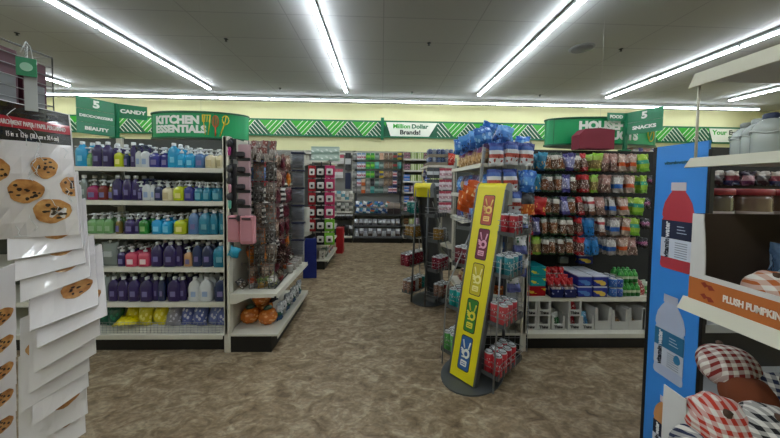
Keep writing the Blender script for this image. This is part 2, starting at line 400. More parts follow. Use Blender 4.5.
# ---------------------------------------------------------------- bottles
WORD = {}
def col(h, w): WORD[h] = w; return h
CY=col('1593c4','cyan'); TE=col('0f6f8c','teal'); PU=col('2a1d55','dark purple'); IN=col('2b2f7d','indigo'); NV=col('1b2a52','navy')
LI=col('b5c21a','lime yellow'); GN=col('1f7a2c','green'); PG=col('6f9f66','pale green'); MA=col('8f1c50','magenta'); RB=col('6e2320','reddish brown')
WH=col('c9cdcf','white'); CR=col('d9cfae','cream'); GR=col('7d8784','grey'); PK=col('c4435f','pink'); TN=col('b98d62','tan'); SB=col('4c6f9c','slate blue'); OL=col('77682c','olive'); LB=col('4f9fd0','light blue')
_bk = {}
def bottle_parts(kind, h, w):
    k = (kind, h, w)
    if k in _bk: return _bk[k]
    liq = mat(h, .18, coat=.4, var=.12); pumpm = mat('d5d9da', .35) if kind != 'navycap' else mat('1b2a4a', .4)
    b = MB(); p = MB(); l = MB()
    if kind in ('pump', 'navycap', 'foam'):
        H = {'pump': .125, 'navycap': .14, 'foam': .115}[kind]; e = .55 if kind != 'foam' else .9
        b.lathe([(w*.46,0),(w*.5,.006),(w*.5,H*.72),(w*.44,H*.86),(w*.2,H*.97),(w*.17,H)], 12, e=e, ky=.62 if kind != 'foam' else .85)
        p.lathe([(.014,H),(.015,H+.004),(.015,H+.016),(.006,H+.018),(.006,H+.034),(.016,H+.035),(.017,H+.046),(.008,H+.05)], 8)
        p.M = Matrix.Translation((0,0,H)); p.cbox(-.007,.007,-.042,0,.036,.045,.002); p.M = None
        l.box(-w*.24, w*.24, -w*.5*.62-.0015, -w*.5*.62+.004, H*.18, H*.52) if kind != 'foam' else l.box(-w*.25, w*.25, -w*.5*.85-.001, -w*.4, H*.14, H*.6)
    elif kind == 'big':                    # tall refill bottle with small cap
        H = .19
        b.lathe([(w*.46,0),(w*.5,.008),(w*.5,H*.66),(w*.42,H*.82),(w*.2,H*.95),(w*.17,H)], 12, e=.5, ky=.6)
        p.lathe([(.016,H-.004),(.017,H),(.017,H+.02),(.012,H+.023)], 8)
        l.cbox(-w*.22, w*.22, -w*.3-.0015, -w*.3+.006, H*.22, H*.48, .006)
    else:                                   # pouch
        H = .21
        b.pillow(w, H, .05, crimp=.04); p.lathe([(.010,H-.01),(.010,H+.012)], 6); l.lathe([(w*.2,.0),(w*.2,.002)], 10) if 0 else l.box(-w*.22, w*.22, -.029, -.022, H*.4, H*.62)
    labc = {'c4435f':'e8c9cf','b5c21a':'e6e08a','d9cfae':'b5a880','c9cdcf':'8aa0c4','6f9f66':'8fb287','7d8784':'b4bcba','0f6f8c':'5f9fb0','1593c4':'6cc0de','1f7a2c':'86b070'}.get(h, '6a6496')
    r = (b.mesh(liq,'bottle'), p.mesh(pumpm,'pump'), l.mesh(mat(labc, .5, var=.25),'label'))
    _bk[k] = r; return r
KN = {'pump':'pump bottle of soap','navycap':'bottle with navy cap','foam':'round foam soap pump','big':'tall refill bottle of soap','pouch':'flat refill pouch'}
def bottle(kind, h, w, x, y, z, label, group, rz=0):
    a, b, c = bottle_parts(kind, h, w)
    t = thing('soap_bottle' if kind != 'pouch' else 'refill_pouch', label, 'bottle', (x, y, z), rz, group)
    obj('body', a, t); obj('pump' if kind in ('pump','foam','navycap') else 'cap', b, t); obj('bottle_label', c, t)
rows = [
 (1.566, 'top shelf', [(75,'pump',LB,.055),(83,'big',CY,.095),(91,'foam',PG,.05),(98.5,'big',PU,.085),(109,'big',PU,.085),(119.5,'pump',LI,.07),(127,'foam',NV,.045),(133.5,'big',PU,.05),(139,'navycap',WH,.05),(146,'navycap',WH,.07),(155.5,'pump',IN,.09),(165,'pump',IN,.07),(173.5,'big',CY,.09),(182,'pump',CY,.07),(191,'pump',CY,.08),(200,'pump',SB,.08),(210.5,'foam',CR,.09),(220,'foam',CR,.06)]),
 (1.281, 'second shelf down', [(78,'foam',GR,.05),(84,'big',GR,.06),(94,'pump',MA,.10),(104,'pump',RB,.08),(112,'foam',OL,.05),(118,'big',PU,.085),(127.5,'big',PU,.08),(135.5,'big',PU,.06),(141,'foam',PU,.05),(147,'navycap',WH,.07),(153,'navycap',WH,.04),(158.5,'pump',NV,.075),(168,'foam',CR,.085),(178.5,'pump',LI,.095),(189.5,'pump',IN,.085),(199,'foam',TE,.085),(207,'foam',TE,.075),(217,'foam',TE,.09)]),
 (.991, 'middle shelf', [(84,'foam',GN,.045),(92,'pump',PG,.09),(100,'pump',PG,.08),(108,'pump',PG,.075),(118,'foam',OL,.05),(129.5,'pump',PU,.095),(137,'pump',PU,.05),(143.5,'pump',GN,.08),(156.5,'pump',CY,.09),(166.5,'foam',CY,.08),(180,'pump',LI,.105),(193,'big',SB,.09),(204.5,'big',TE,.11),(214,'big',TE,.07),(222,'big',TE,.06)]),
 (.706, 'fourth shelf down', [(86,'pump',PU,.06),(94,'pump',PU,.12),(108.5,'pouch',GR,.15),(120.5,'pump',PU,.07),(131,'pump',PK,.10),(143.5,'pump',PK,.10),(156,'big',PU,.10),(169.5,'big',PU,.11),(178,'big',PU,.06),(187.5,'foam',TN,.07),(196,'big',NV,.08),(206.5,'big',NV,.10),(220,'big',TE,.12)]),
 (.40, 'lowest bottle shelf', [(102,'pouch',GR,.10),(111,'big',PU,.09),(121,'big',PU,.09),(132.5,'big',PU,.105),(145,'big',PU,.11),(154,'big',PU,.05),(160,'big',NV,.06),(172.5,'big',PU,.11),(181,'big',PU,.06),(193,'big',WH,.10),(204.5,'big',WH,.11),(220,'big',NV,.11)]),
]
for ri, (z, rn, items) in enumerate(rows):
    hs = [1.12,1.0,1.04,.82,.92][ri]
    for k, (px, kind, h, w) in enumerate(items):
        if kind == 'foam' and ri in (3,): kind = 'pump'
        x = XP(px, 250, 2.50); 
        cap = x + w/2 > -1.33
        x = min(x, -1.345-w/2) if cap else max(x, -2.605+w/2)
        for d in range(3):
            if d and (kind == 'pouch' or (ri == 3 and 6 > k > 8) or (ri == 4 and 3 < k < 10 and d == 1)): pass
            y = 2.52 + d*.085 + random.uniform(-.004,.004)
            ww = w
            where = f'{ORD[k]} from left, front row, {rn}' if d == 0 else (f'in the middle row, {ORD[k]} from left, {rn}' if d == 1 else f'in the back row, {ORD[k]} from left, {rn}')
            bottle(kind, h, ww, x + random.uniform(-.003,.003), y, z+.003, f'{WORD[h]} {KN[kind]}, {where}' if d==0 else f'{WORD[h]} bottle {where}', f'soap bottles on the {rn}')
# base shelf: wire fence and bagged sponges
t = thing('wire_shelf_fence', 'low wire fence along the bottom shelf under the soap bottles', 'fence', (0,0,0))
for z in [.165+.022*k for k in range(5)]: MB().tube([(-2.58,2.42,z),(-1.34,2.42,z)], .0018, 4).build('wire', WIRE, t)
fr = MB()
for k in range(42): fr.tube([(-2.58+k*.0302,2.42,.16),(-2.58+k*.0302,2.42,.255)], .0013, 4)
fr.build('wire_grid', WIRE, t)
SPG = [(84,'0c4a38','dark green','bag of scrubbers'),(98,'0e5a42','deep green','bag of scrubbers'),(112,'0d4f3c','bottle green','bag of scouring pads'),(128,'d8c800','yellow','pack of sponges'),(142,'d0c000','bright yellow','pack of sponges'),(155,'dccb10','lemon yellow','pack of cloths'),(171,'8a8792','grey','bag of scrubbers'),(184,'55609c','periwinkle','bag of scrub pads'),(198,'4d5a94','blue violet','bag of scrub pads'),(211,'6a76ae','pale periwinkle','bag of scrub pads'),(222,'505c98','dusky blue','bag of scrub pads')]
for k, (px, h, cw, what) in enumerate(SPG):
    x = XP(px, 318, 2.52); w = .13; x = min(x, -1.34-w/2); x = max(x, -2.55)
    o = MB().pillow(w, .19, .09, jit=.004).build('sponge_pack', bagmat([(0,h),(.75,h)], blot='c9c9d6' if k > 5 else ('efe480' if k > 2 else '1d7a58'), lo=.2, hi=.8, scale=4), None)
    o.location = (x, 2.545 + (k%2)*.02, .165); o.rotation_euler = (R(-14), 0, R(random.uniform(-8,8)))
    tag(o, f'{cw} {what} on the bottom shelf behind the wire fence', 'sponge pack', 'packs behind the wire fence')
t_ = MB().pillow(.17,.13,.05,jit=.004).build('sponge_pack', bagmat([(0,'d8c800')], blot='b8a800', lo=.1, hi=.9, scale=4)); t_.location = (XP(128,320,2.5), 2.46, .21); t_.rotation_euler = (R(-75),0,R(12))
tag(t_, 'yellow pack lying flat, leaning over the wire fence of the bottom shelf', 'sponge pack', 'packs behind the wire fence')

# ---------------------------------------------------------------- curved category signs
TXT = mat('eef2ea', .5)
def curved_sign(name, label, cx, y, zc, w, h, bulge, lines, motif=None, seam=.66):
    t = thing(name, label, 'sign', (cx, y, zc))
    def ys(x): return -bulge*math.sqrt(max(0, 1-(x/(w/2))**2))
    n = 32; xs = [(-w/2)*math.cos(PI*k/n) for k in range(n+1)]
    f = MB(); f.prismz([(x, ys(x)) for x in xs] + [(x, -ys(x)) for x in reversed(xs[1:-1])], -h/2, h/2)
    f.build('sign_face', mat('009a5a', .35), t)
    for s_ in (-1, 1):
        b = MB(); b.prismz([(x*1.012, ys(x)*1.03-.006) for x in xs] + [(x*1.012, -ys(x)*1.03+.006) for x in reversed(xs[1:-1])], s_*h/2-.008, s_*h/2+.008); b.build('sign_rim', mat('04573a', .4), t)
    for fx in (-w/2+.05, w*(seam-.5)):
        MB().box(fx-.003, fx+.003, ys(fx)-.004, ys(fx), -h/2, h/2).build('seam', mat('007a48', .4), t)
    def bend(me, ox, oz, lift=.003):
        for v in me.vertices:
            x = v.co.x + ox; v.co = (x, ys(x) - lift + v.co.y, v.co.z + oz)
        return me
    for s_, size, ox, oz, al in lines: obj('lettering', bend(text_mesh(s_, size, TXT, bold=size*.06, sx=1.05, align=al), ox, oz), t)
    MB().tube([(0,0,h/2),(0,0,CEIL-zc)], .0007, 4).build('hanging_wire', WIRE, t)
    if motif: motif(t, bend)
    return t
def utensils(t, bend):
    YL = mat('e6c832', .4); OR = mat('d8531f', .4)
    m = MB()
    for s_ in (-1, 1): m.tube([(s_*.012, -.004, -.10), (s_*.03+.0, -.004, .04), (s_*.035, -.004, .10)], .004, 4)
    for k in range(4): m.tube([(-.035+.02*k-.003, -.004, .03), (-.04+.024*k, -.004, .10)], .004, 4)
    m.tube([(-.04,-.004,.10),(.04,-.004,.10)], .004, 4)
    obj('spatula_print', bend(m.mesh(YL), .17, 0), t)
    m = MB()
    for q in (0, .016, .03): m.tube([(q*math.sin(a), -.004, .04+.06*math.cos(a)) for a in [k*2*PI/14 for k in range(14)]], .003, 4, True)
    m.tube([(0,-.004,-.02),(0,-.004,-.11)], .005, 4); obj('whisk_print', bend(m.mesh(OR), .25, 0), t)
    m = MB(); m.tube([(-.02,-.004,-.11),(.02,-.004,.02)], .005, 4)
    m.tube([(.03+.028*math.sin(a), -.004, .06+.045*math.cos(a)) for a in [k*2*PI/12 for k in range(12)]], .005, 4, True)
    m.tube([(.02,-.004,.0),(.035,-.004,.1)], .004, 4)
    obj('tongs_print', bend(m.mesh(YL), .31, 0), t)
sx0, sx1 = XP(150,125,3.12), XP(246,125,3.12)
curved_sign('category_sign', 'curved green KITCHEN ESSENTIALS sign with utensil drawings above the soap shelves', (sx0+sx1)/2, 3.17, (ZP(195,112,3.0)+ZP(195,138,3.0))/2, (sx1-sx0)*1.0, .26, .19,
    [('KITCHEN', .108, -.38, .045, 'LEFT'), ('ESSENTIALS', .100, -.38, -.048, 'LEFT')], utensils, .74)
def produce(t, bend):
    m = MB().tube([(.05*math.sin(a), -.004, -.02+.075*math.cos(a)) for a in [k*2*PI/16 for k in range(16)]], .006, 4, True)
    m.tube([(-.03,-.004,-.07),(.03,-.004,.04)], .006, 4); obj('bottle_print', bend(m.mesh(mat('e6c832', .4)), .47, 0), t)
sx0, sx1 = XP(548,130,3.12), XP(658,130,3.12)
curved_sign('category_sign', 'curved green HOUSEHOLD PRODUCTS sign above the snack gondola behind a maroon box', (sx0+sx1)/2, 3.17, (ZP(600,117,3.0)+ZP(600,145,3.0))/2, (sx1-sx0), .28, .19,
    [('HOUSEHOLD', .118, -.355, .052, 'LEFT'), ('PRODUCTS', .118, -.355, -.052, 'LEFT')], produce, .93)

# ---------------------------------------------------------------- aisle number signs
def aisle_sign(label, pole, ang1, w1, rows1, ang2, w2, rows2, ztop, zpole, al1, al2):
    """two hinged blades on one post; ang = heading of the blade away from the post"""
    t = thing('aisle_sign', label, 'sign', pole)
    MB().cbox(-.016, .016, -.016, .016, 0, ztop-pole[2], .003).build('post', GREEN, t)
    MB().cbox(-.06, .06, -.02, .02, 0, .012, .002).build('post_foot', GREEN, t)
    for ang, w, rws, top in ((ang1, w1, rows1, ztop-pole[2]), (ang2, w2, rows2, ztop-pole[2]-.0)):
        d = Vector((math.cos(ang), math.sin(ang), 0)); e = d if d.x > 0 else -d     # local x must run rightwards as seen by the shopper
        M0 = frame(d*(w/2+.016) + Vector((0,0,top)), e, (0,0,1))
        z = 0
        for s_, hh, size, tone in rws:
            pn = MB().box(-w/2, w/2, -.004, .004, z-hh+.002, z); p_ = obj('sign_row', pn.mesh(mat(tone, .3)), t, M0)
            if s_:
                o = obj('lettering', text_mesh(s_, size, TXT, bold=size*.05, sx=1.1), p_); o.location = (0, -.006, z-hh/2)
            z -= hh
    return t
pl = P(117,139,2.93); 
aisle_sign('green aisle 5 sign reading DEODORIZERS and BEAUTY on a post above the soap shelves', (pl.x, 2.93, 1.871), R(180+66), .27, [('5', .11, .09, '00784c'), ('DEODORIZERS', .12, .032, '00784c'), ('BEAUTY', .105, .042, '1d7d58')], R(30), .22, [('CANDY', .14, .05, '00784c')], 2.215, 1.8, 0, 0)
pr = P(625,140,2.93)
aisle_sign('green aisle 5 sign reading SNACKS and FOOD on a post above the snack gondola', (pr.x, 2.93, 1.831), R(-68), .29, [('5', .11, .09, '00784c'), ('SNACKS', .12, .047, '00784c')], R(182), .19, [('FOOD', .085, .045, '1d7d58')], 2.225, 1.74, 0, 0)
x0, x1 = XP(577,140,2.8), XP(613,140,2.8)
t = thing('display_carton', 'plain maroon box standing on top of the snack gondola', 'box', ((x0+x1)/2+.03, 2.85, 1.831))
MB().prism([(-.19,0),(.17,0),(.17,.195),(.02,.21),(-.13,.20),(-.19,.14)], -.05, .07).build('carton', mat('7c1f33', .7), t)
MB().box(-.18,.16,-.052,-.0505,.005,.008).build('seam', mat('5e1526', .7), t)
# ---------------------------------------------------------------- generic goods
_bm = {}
def bag_me(w, h, d, m, jit=.0045, hdr=None):
    k = (w, h, d, m.name, hdr)
    if k not in _bm:
        b = MB().pillow(w, h, d, jit=jit)
        b = [b]; _bm[k] = [ (lambda q: q.mesh(m, 'bag'))(MB().pillow(w, h, d, jit=jit)) for _ in range(4) ]
    return random.choice(_bm[k])
def box_me(w, h, d, m, c=.002):
    k = ('bx', w, h, d, m.name)
    if k not in _bm: _bm[k] = MB().cbox(-w/2, w/2, 0, d, 0, h, c).mesh(m, 'box')
    return _bm[k]
def card_me(w, h, d, cm, pm):
    """hang card with a product bubble on it"""
    k = ('cd', w, h, d, cm.name, pm.name)
    if k not in _bm:
        b = MB(); b.cbox(-w/2, w/2, 0, .003, 0, h, .001); b.cur = 1; b.cbox(-w*.34, w*.34, -d, 0, h*.12, h*.66, .006); _bm[k] = b.mesh([cm, pm], 'card')
    return _bm[k]
def can_parts(h, r=.033, H=.155):
    k = ('can', h, r, H)
    if k not in _bm:
        b = MB().lathe([(r*.8,0),(r,.008),(r,H-.015),(r*.82,H-.002)], 14); l = MB().lathe([(r*.82,H-.003),(r*.82,H+.001),(r*.7,H),(r*.7,H-.003)], 14)
        _bm[k] = (b.mesh(bagmat(tuple([(0,'a0a3a5'),(.05,h),(.93,'a8abad')]), blot='d8d0d0', lo=.2, hi=.75, scale=5, thresh=.22, wrinkle=0, rough=.3), 'can'), l.mesh(mat('b7babc', .25, .8), 'lid'))
    return _bm[k]
def can(h, loc, label, group, tilt=0, rz=0, H=.155):
    a, b = can_parts(h, H=H); t = thing('drink_can', label, 'can', loc, rz, group); t.rotation_euler = (tilt, 0, rz); obj('body', a, t); obj('lid', b, t); return t
def put(name, me, loc, label, cat, group, rot=(0,0,0)):
    o = obj(name, me); o.location = loc; o.rotation_euler = rot; return tag(o, label, cat, group)
HOOK = MB().tube([(0,.0,.0),(0,-.30,.0),(0,-.315,.012)], .0025, 4).box(-.012,.012,-.002,0,-.02,.01).mesh(WIRE, 'hook')

# ---------------------------------------------------------------- snack gondola bags
bag = {
 'teal':  (bagmat([(0,'123a5a'),(.12,'1a6f92'),(.8,'2390b5')], blot='caa04a', lo=.1, hi=.5, scale=4), 'teal snack bag'),
 'dgrn':  (bagmat([(0,'1b3d22'),(.12,'7d4b2b'),(.7,'8d8f86'),(.88,'173c22')], blot='d9d5cc', lo=.12, hi=.86, scale=7), 'dark green chocolate bag'),
 'brwn':  (bagmat([(0,'27401f'),(.1,'5b3a28'),(.6,'c9c3b8'),(.85,'24402a')], blot='e5e0d8', lo=.15, hi=.8, scale=8), 'brown and green chocolate bag'),
 'purp':  (bagmat([(0,'3f3a7c'),(.2,'8f8fb9'),(.75,'40387c')], blot='e0dfe8', lo=.2, hi=.8, scale=5), 'purple and silver candy bag'),
 'red':   (bagmat([(0,'a3151d'),(.2,'6a4a42'),(.7,'b91c24')], blot='e2dad0', lo=.1, hi=.7, scale=7), 'red candy bag'),
 'lime':  (bagmat([(0,'79a52a'),(.15,'7b6a3b'),(.6,'93ad49'),(.85,'8abf35')], blot='c7b078', lo=.15, hi=.6, scale=6), 'lime green snack bag'),
 'pink':  (bagmat([(0,'6d5149'),(.45,'a87f79'),(.8,'9a6f63')], blot='d5c3b8', lo=.1, hi=.8, scale=6), 'dusty pink candy bag'),
 'orng':  (bagmat([(0,'a08d80'),(.3,'c9501f'),(.5,'b59a8d'),(.85,'9c7a6c')], blot='ddd0c6', lo=.5, hi=.9, scale=6), 'orange and white candy bag'),
 'blue':  (bagmat([(0,'8c8683'),(.25,'1f5ba8'),(.48,'b8b3b0'),(.85,'7c6f6b')], blot='dcdad6', lo=.5, hi=.9, scale=6), 'blue banded candy bag'),
 'lbl':   (bagmat([(0,'1f6fb0'),(.5,'2a7fc0'),(.85,'2f5f90')], blot='1a2430', lo=.0, hi=.5, scale=4), 'bright blue candy bag'),
 'lgrn':  (bagmat([(0,'6aa32d'),(.2,'8db838'),(.45,'37a089'),(.65,'9dc23a')], blot='d7df8f', lo=.5, hi=.8, scale=5), 'light green and teal candy bag'),
 'blk':   (bagmat([(0,'17151a'),(.4,'8a3d6a'),(.6,'17151a')], blot='c08db0', lo=.2, hi=.7, scale=6), 'small black and pink candy bag'),
 'chip':  (bagmat([(0,'b0141c'),(.3,'c4282a'),(.85,'a51119')], blot='e0b44a', lo=.2, hi=.6, scale=4), 'wide red chip bag'),
 'whpk':  (bagmat([(0,'5a3528'),(.2,'c9c0bb'),(.6,'b03a40'),(.75,'d8d2cc')], blot='8a5a44', lo=.0, hi=.4, scale=6), 'white and brown candy bag'),
}
BR = [
 (1.752, [('teal',540),('dgrn',548.5),('brwn',555),('dgrn',562),('purp',569.5),('brwn',577),('red',585.5),('lime',595.5),('pink',606,1),('pink',615,1),('orng',623),('orng',634),('lgrn',645)]),
 (1.552,[('teal',537.5),('dgrn',546),('brwn',552.5),('dgrn',560),('purp',567),('brwn',575.5),('red',586),('lime',595),('pink',606.5),('blue',619,1),('orng',632,1),('lgrn',645),('blk',654)]),
 (1.342,[('chip',538),('dgrn',550),('brwn',558),('purp',567),('dgrn',574.5),('red',584),('whpk',594.5),('pink',604),('blue',616,1),('orng',628),('lgrn',640),('blk',650)]),
 (1.147, [('red',532),('purp',539),('dgrn',547.5),('dgrn',556.5),('brwn',566),('brwn',574),('red',583),('lbl',591,1),('whpk',606),('blue',618,1),('orng',629),('lgrn',639),('blk',650)]),
 (.962, [('red',532),('lime',539.5),('brwn',548),('dgrn',555),('brwn',565),('dgrn',573.5),('red',583),('lbl',591),('lbl',599),('blue',615,1),('orng',628,1),('pink',637),('blk',648)]),
]
RN = ['top', 'second', 'middle', 'fourth', 'lowest']
for ri, (z, its) in enumerate(BR):
    for k, it in enumerate(its):
        key, px = it[0], it[1]; m, nm = bag[key]
        w = .085 if key in ('orng','blue','pink','lgrn','lime','teal','lbl') else (.14 if key == 'chip' else .066)
        if key == 'blk': w = .08
        h = .165 if key != 'blk' else .10
        x = max(XP(px, 200, 2.58), 1.29+w/2)
        hk = obj('peg_hook', HOOK, gB); hk.location = (x-1.285, -.0, z-.0)
        for d in range(4):
            y = 2.60 + d*.055 + random.uniform(-.006,.006)
            pos = ['front', 'second', 'third', 'back'][d]
            put('snack_bag', bag_me(w, h, .035, m), (x + random.uniform(-.004,.004), y, z-h+.012), f'{nm}, {pos} one, {ORD[k]} hook of the {RN[ri]} candy row', 'snack bag', f'bags on the {RN[ri]} candy row', (R(random.uniform(-12,2)), R(random.uniform(-7,7)), R(random.uniform(-22,22))))
# shelf goods at z .425
zS = .455
def bx(name, w, h, d, m, loc, label, group, cat='box', rz=0): return put(name, box_me(w, h, d, m), loc, label, cat, group, (0,0,rz))
TB = bagmat([(0,'0d7f86'),(.1,'14979a'),(.9,'0d7f86')], blot='e8d23a', lo=.25, hi=.8, scale=2.2, thresh=.3, wrinkle=0); RDB = bagmat([(0,'a8121b'),(.9,'8c1018')], blot='e4c33a', lo=.25, hi=.8, scale=2.2, thresh=.3, wrinkle=0)
x = XP(538, 285, 2.5)
for k, (m, cw) in enumerate([(RDB, 'red candy carton under the two teal ones'), (TB, 'teal candy carton in the middle of the short stack'), (TB, 'teal candy carton topmost of the short stack')]):
    bx('candy_carton', .175 if k == 0 else .14, .088, .2, m, (x - (.015 if k == 0 else 0), 2.50, zS + k*.09), f'{cw}', 'cartons stacked at the left end of the snack shelf')
TRAY = bagmat([(0,'141f5a'),(.6,'1a2a78'),(.9,'8c1020')], blot='b0b4d8', lo=.2, hi=.6, scale=4, thresh=.25, wrinkle=0)
RB_ = bagmat([(0,'8a6a60'),(.3,'cbc2ba'),(.45,'7a4038'),(.6,'b5121c')], blot='e4dfd8', lo=.2, hi=.62, scale=6)
xt0, xt1 = XP(552,290,2.45), XP(578,290,2.45); xw = (xt1-xt0)/2
for c in range(2):
    cx = xt0 + xw*(c+.5)
    t = thing('candy_tray', f'navy cardboard tray of red candy bags, {["left","right"][c]} of the pair', 'tray', (cx, 2.46, zS), 0, 'navy trays of red candy bags')
    b = MB(); a = xw/2-.003
    b.box(-a,a,0,.004,0,.075).box(-a,a,.30,.304,0,.15).prismx([(0,0),(.30,0),(.30,.15),(.12,.13),(0,.075)], -a, -a+.004).prismx([(0,0),(.30,0),(.30,.15),(.12,.13),(0,.075)], a-.004, a).box(-a,a,0,.30,0,.004)
    b.build('tray_wall', TRAY, t)
    for r in range(4):
        for q in range(2):
            put('candy_bag', bag_me(.06, .145+0*r, .028, RB_), (cx + (q-.5)*.052, 2.49 + r*.072, zS+.02+.012*r + (.035 if r == 2 else 0)), f'red topped candy bag in the {["left","right"][c]} navy tray, {ORD[r]} row, {["left","right"][q]} side', 'candy bag', 'candy bags in the navy trays', (R(-10), R(random.uniform(-6,6)), R(random.uniform(-10,10))))
PC = bagmat([(0,'15226e'),(.12,'1c2f92'),(.9,'cfd3e0')], blot='d9b84a', lo=.1, hi=.6, scale=1.6, thresh=.42, wrinkle=0); PD = bagmat([(0,'15226e'),(.12,'1c2f92'),(.9,'cfd3e0')], blot='4a7fc0', lo=.1, hi=.6, scale=1.6, thresh=.42, wrinkle=0)
for c, px in enumerate((585, 600.5)):
    for r in range(3):
        for l in range(2 if r else 2):
            bx('popcorn_box', .128, .095, .10, PD if c == 0 else PC, (XP(px,280,2.48), 2.475 + r*.105, zS + l*.097), f'blue boxed snack, {["left","right"][c]} column, {["lower","upper"][l]} layer, {ORD[r]} row back', 'blue boxed snacks on the snack shelf')
bx('popcorn_box', .15, .09, .05, PC, (XP(585,262,2.85), 2.84, zS+.20), 'yellow and blue boxed snack standing high at the back of the snack shelf', 'blue boxed snacks on the snack shelf')
MB_ = 0
BCAN = '2a58b0'
for r in range(3):
    for c in range(2):
        for l in range(2):
            can(BCAN if (r+c) % 2 else '3c6fb8', (XP(612.5+c*6, 285, 2.5), 2.50 + r*.07, zS + l*.085), f'short blue can, {["left","right"][c]} column, {["lower","upper"][l]} layer, {ORD[r]} row back on the snack shelf', 'short blue cans on the snack shelf', H=.083)
GB = bagmat([(0,'1b6a2a'),(.3,'b8c9a8'),(.5,'2c8a35')], blot='5fae4c', lo=.5, hi=1, scale=4)
gbt = MB().lathe([(.026,0),(.03,.006),(.03,.065),(.025,.085),(.012,.10),(.012,.115)], 10).mesh(GB)
for r in range(2):
    for c in range(4):
        for l in range(2):
            put('green_bottle', gbt, (XP(624.5+c*4.6, 285, 2.5), 2.52+r*.07+l*.03, zS+l*.117), f'small green bottle, {ORD[c]} from left, {["lower","upper"][l]} layer, {["front","back"][r]} row', 'bottle', 'small green bottles on the snack shelf')
put('snack_bag', bag_me(.12,.15,.05,bagmat([(0,'9c1d26'),(.5,'7a2a30')], blot='d0c0b0', lo=.1, hi=.8, scale=5)), (XP(641,288,2.5), 2.53, zS), 'crumpled dark red bag leaning right of the green bottles', 'snack bag', None, (R(-25),R(28),0))
put('snack_bag', bag_me(.14,.12,.06,bagmat([(0,'3f8a3a'),(.5,'9fae9a')], blot='d0d8c8', lo=.1, hi=.8, scale=5)), (XP(650,288,2.5), 2.56, zS), 'green and white bag slumped at the right of the snack shelf', 'snack bag', None, (R(-30),R(-8),0))
bx('snack_box', .09, .06, .04, mat('7d8588', .6), (XP(565,258,2.85), 2.86, zS+.20), 'small grey box at the back behind the red candy trays', 'lone boxes on the snack shelf')
# base shelf cartons
CART = mat('b9b9b4', .7); CIN = mat('8a7a63', .8); INK = mat('2b2b2c', .6)
wood = mat('6b5138', .8)
def carton(w, h, d, loc, label, group, fill, lettering='THINS', cut=.45):
    t = thing('display_carton', label, 'box', loc, 0, group)
    b = MB(); a = w/2
    b.prism([(-a,0),(a,0),(a,h),(a*.72,h),(a*.62,h*cut),(-a*.62,h*cut),(-a*.72,h),(-a,h)], 0, .004)
    b.box(-a,-a+.004,.004,d,0,h).box(a-.004,a,.004,d,0,h).box(-a,a,d-.004,d,0,h).box(-a+.004,a-.004,.004,d-.004,0,.004)
    b.build('carton_wall', CART, t)
    if lettering:
        o = obj('lettering', ctxt, t); o.location = (0, -.002, h*.22); o.scale = (w/.12, 1, w/.12)
    return t
ctxt = text_mesh('Thins', .036, INK, bold=.0018)
FG = {'g': bagmat([(0,'2c6a3a'),(.6,'b8bcb4')], blot='d9dad4', lo=.2, hi=.9, scale=5), 'r': bagmat([(0,'a3202a'),(.6,'c03038')], blot='e0d0c8', lo=.2, hi=.9, scale=5), 'b': bagmat([(0,'2a78a8'),(.6,'56a0c8')], blot='d0dce4', lo=.2, hi=.9, scale=5), 'w': bagmat([(0,'8a6236'),(.5,'6a4a28')], blot='c0a070', lo=.1, hi=.9, scale=5)}
FNAME = {'g':'green','r':'red','b':'light blue','w':'brown'}
zb = .163
cart = [(530,0,None),(530,1,None),(543.5,0,None),(543.5,1,None),(558,0,'g'),(574,0,'r'),(574,1,'r'),(587,0,'b')]
for k, (px, l, f) in enumerate(cart):
    x = XP(px, 325, 2.46)
    carton(.118, .125 if not l else .13, .30, (x, 2.455, zb + l*.128), f'small white notched carton, {["lower","upper"][l]} layer, {ORD[[530,543.5,558,574,587].index(px)]} column from left', 'small white notched cartons on the bottom shelf', f)
    if f:
        for q in range(2): put('snack_pack', bag_me(.085,.12,.04,FG[f]), (x, 2.50+q*.08, zb+l*.128+.02+q*.0), f'{FNAME[f]} pack in the {["lower","upper"][l]} white carton, {ORD[[530,543.5,558,574,587].index(px)]} column, {["front","rear"][q]}', 'snack pack', 'packs in the white cartons', (R(-12),R(6*(q*2-1)),0))
for k, (px, hh) in enumerate([(602.5,.20),(619.5,.18),(636,.20),(650,.19)]):
    x = XP(px, 325, 2.46)
    t = carton(.15, hh, .34, (x, 2.455, zb), f'large open white carton, {ORD[k]} of four on the right of the bottom shelf', 'large open cartons on the bottom shelf', None, lettering=None, cut=.42)
    MB().box(-.07,.07,.005,.33,.005,.02).build('liner', CIN, t)
    if k:
        for q in range(4): put('snack_pack', bag_me(.12,.07,.035,FG['w']), (x+random.uniform(-.008,.008), 2.50+q*.07, zb+.03+q*.012), f'brown wrapped pack in the {ORD[k]} large carton, {ORD[q]} from the front', 'snack pack', 'brown packs in the large cartons', (R(-55),0,R(random.uniform(-8,8))))
# tops of packs above the gondola crest
for k in range(7):
    px = 626 + k*4.8
    put('snack_bag', bag_me(.075,.14,.04, [bag['purp'],bag['pink'],bag['blue']][k%3][0]), (XP(px,146,3.02), 3.04, 1.74), f'{[bag["purp"],bag["pink"],bag["blue"]][k%3][1]} peeking over the gondola crest, {ORD[k]} from left', 'snack bag', 'bags behind the gondola crest', (R(8),R(random.uniform(-8,8)),0))

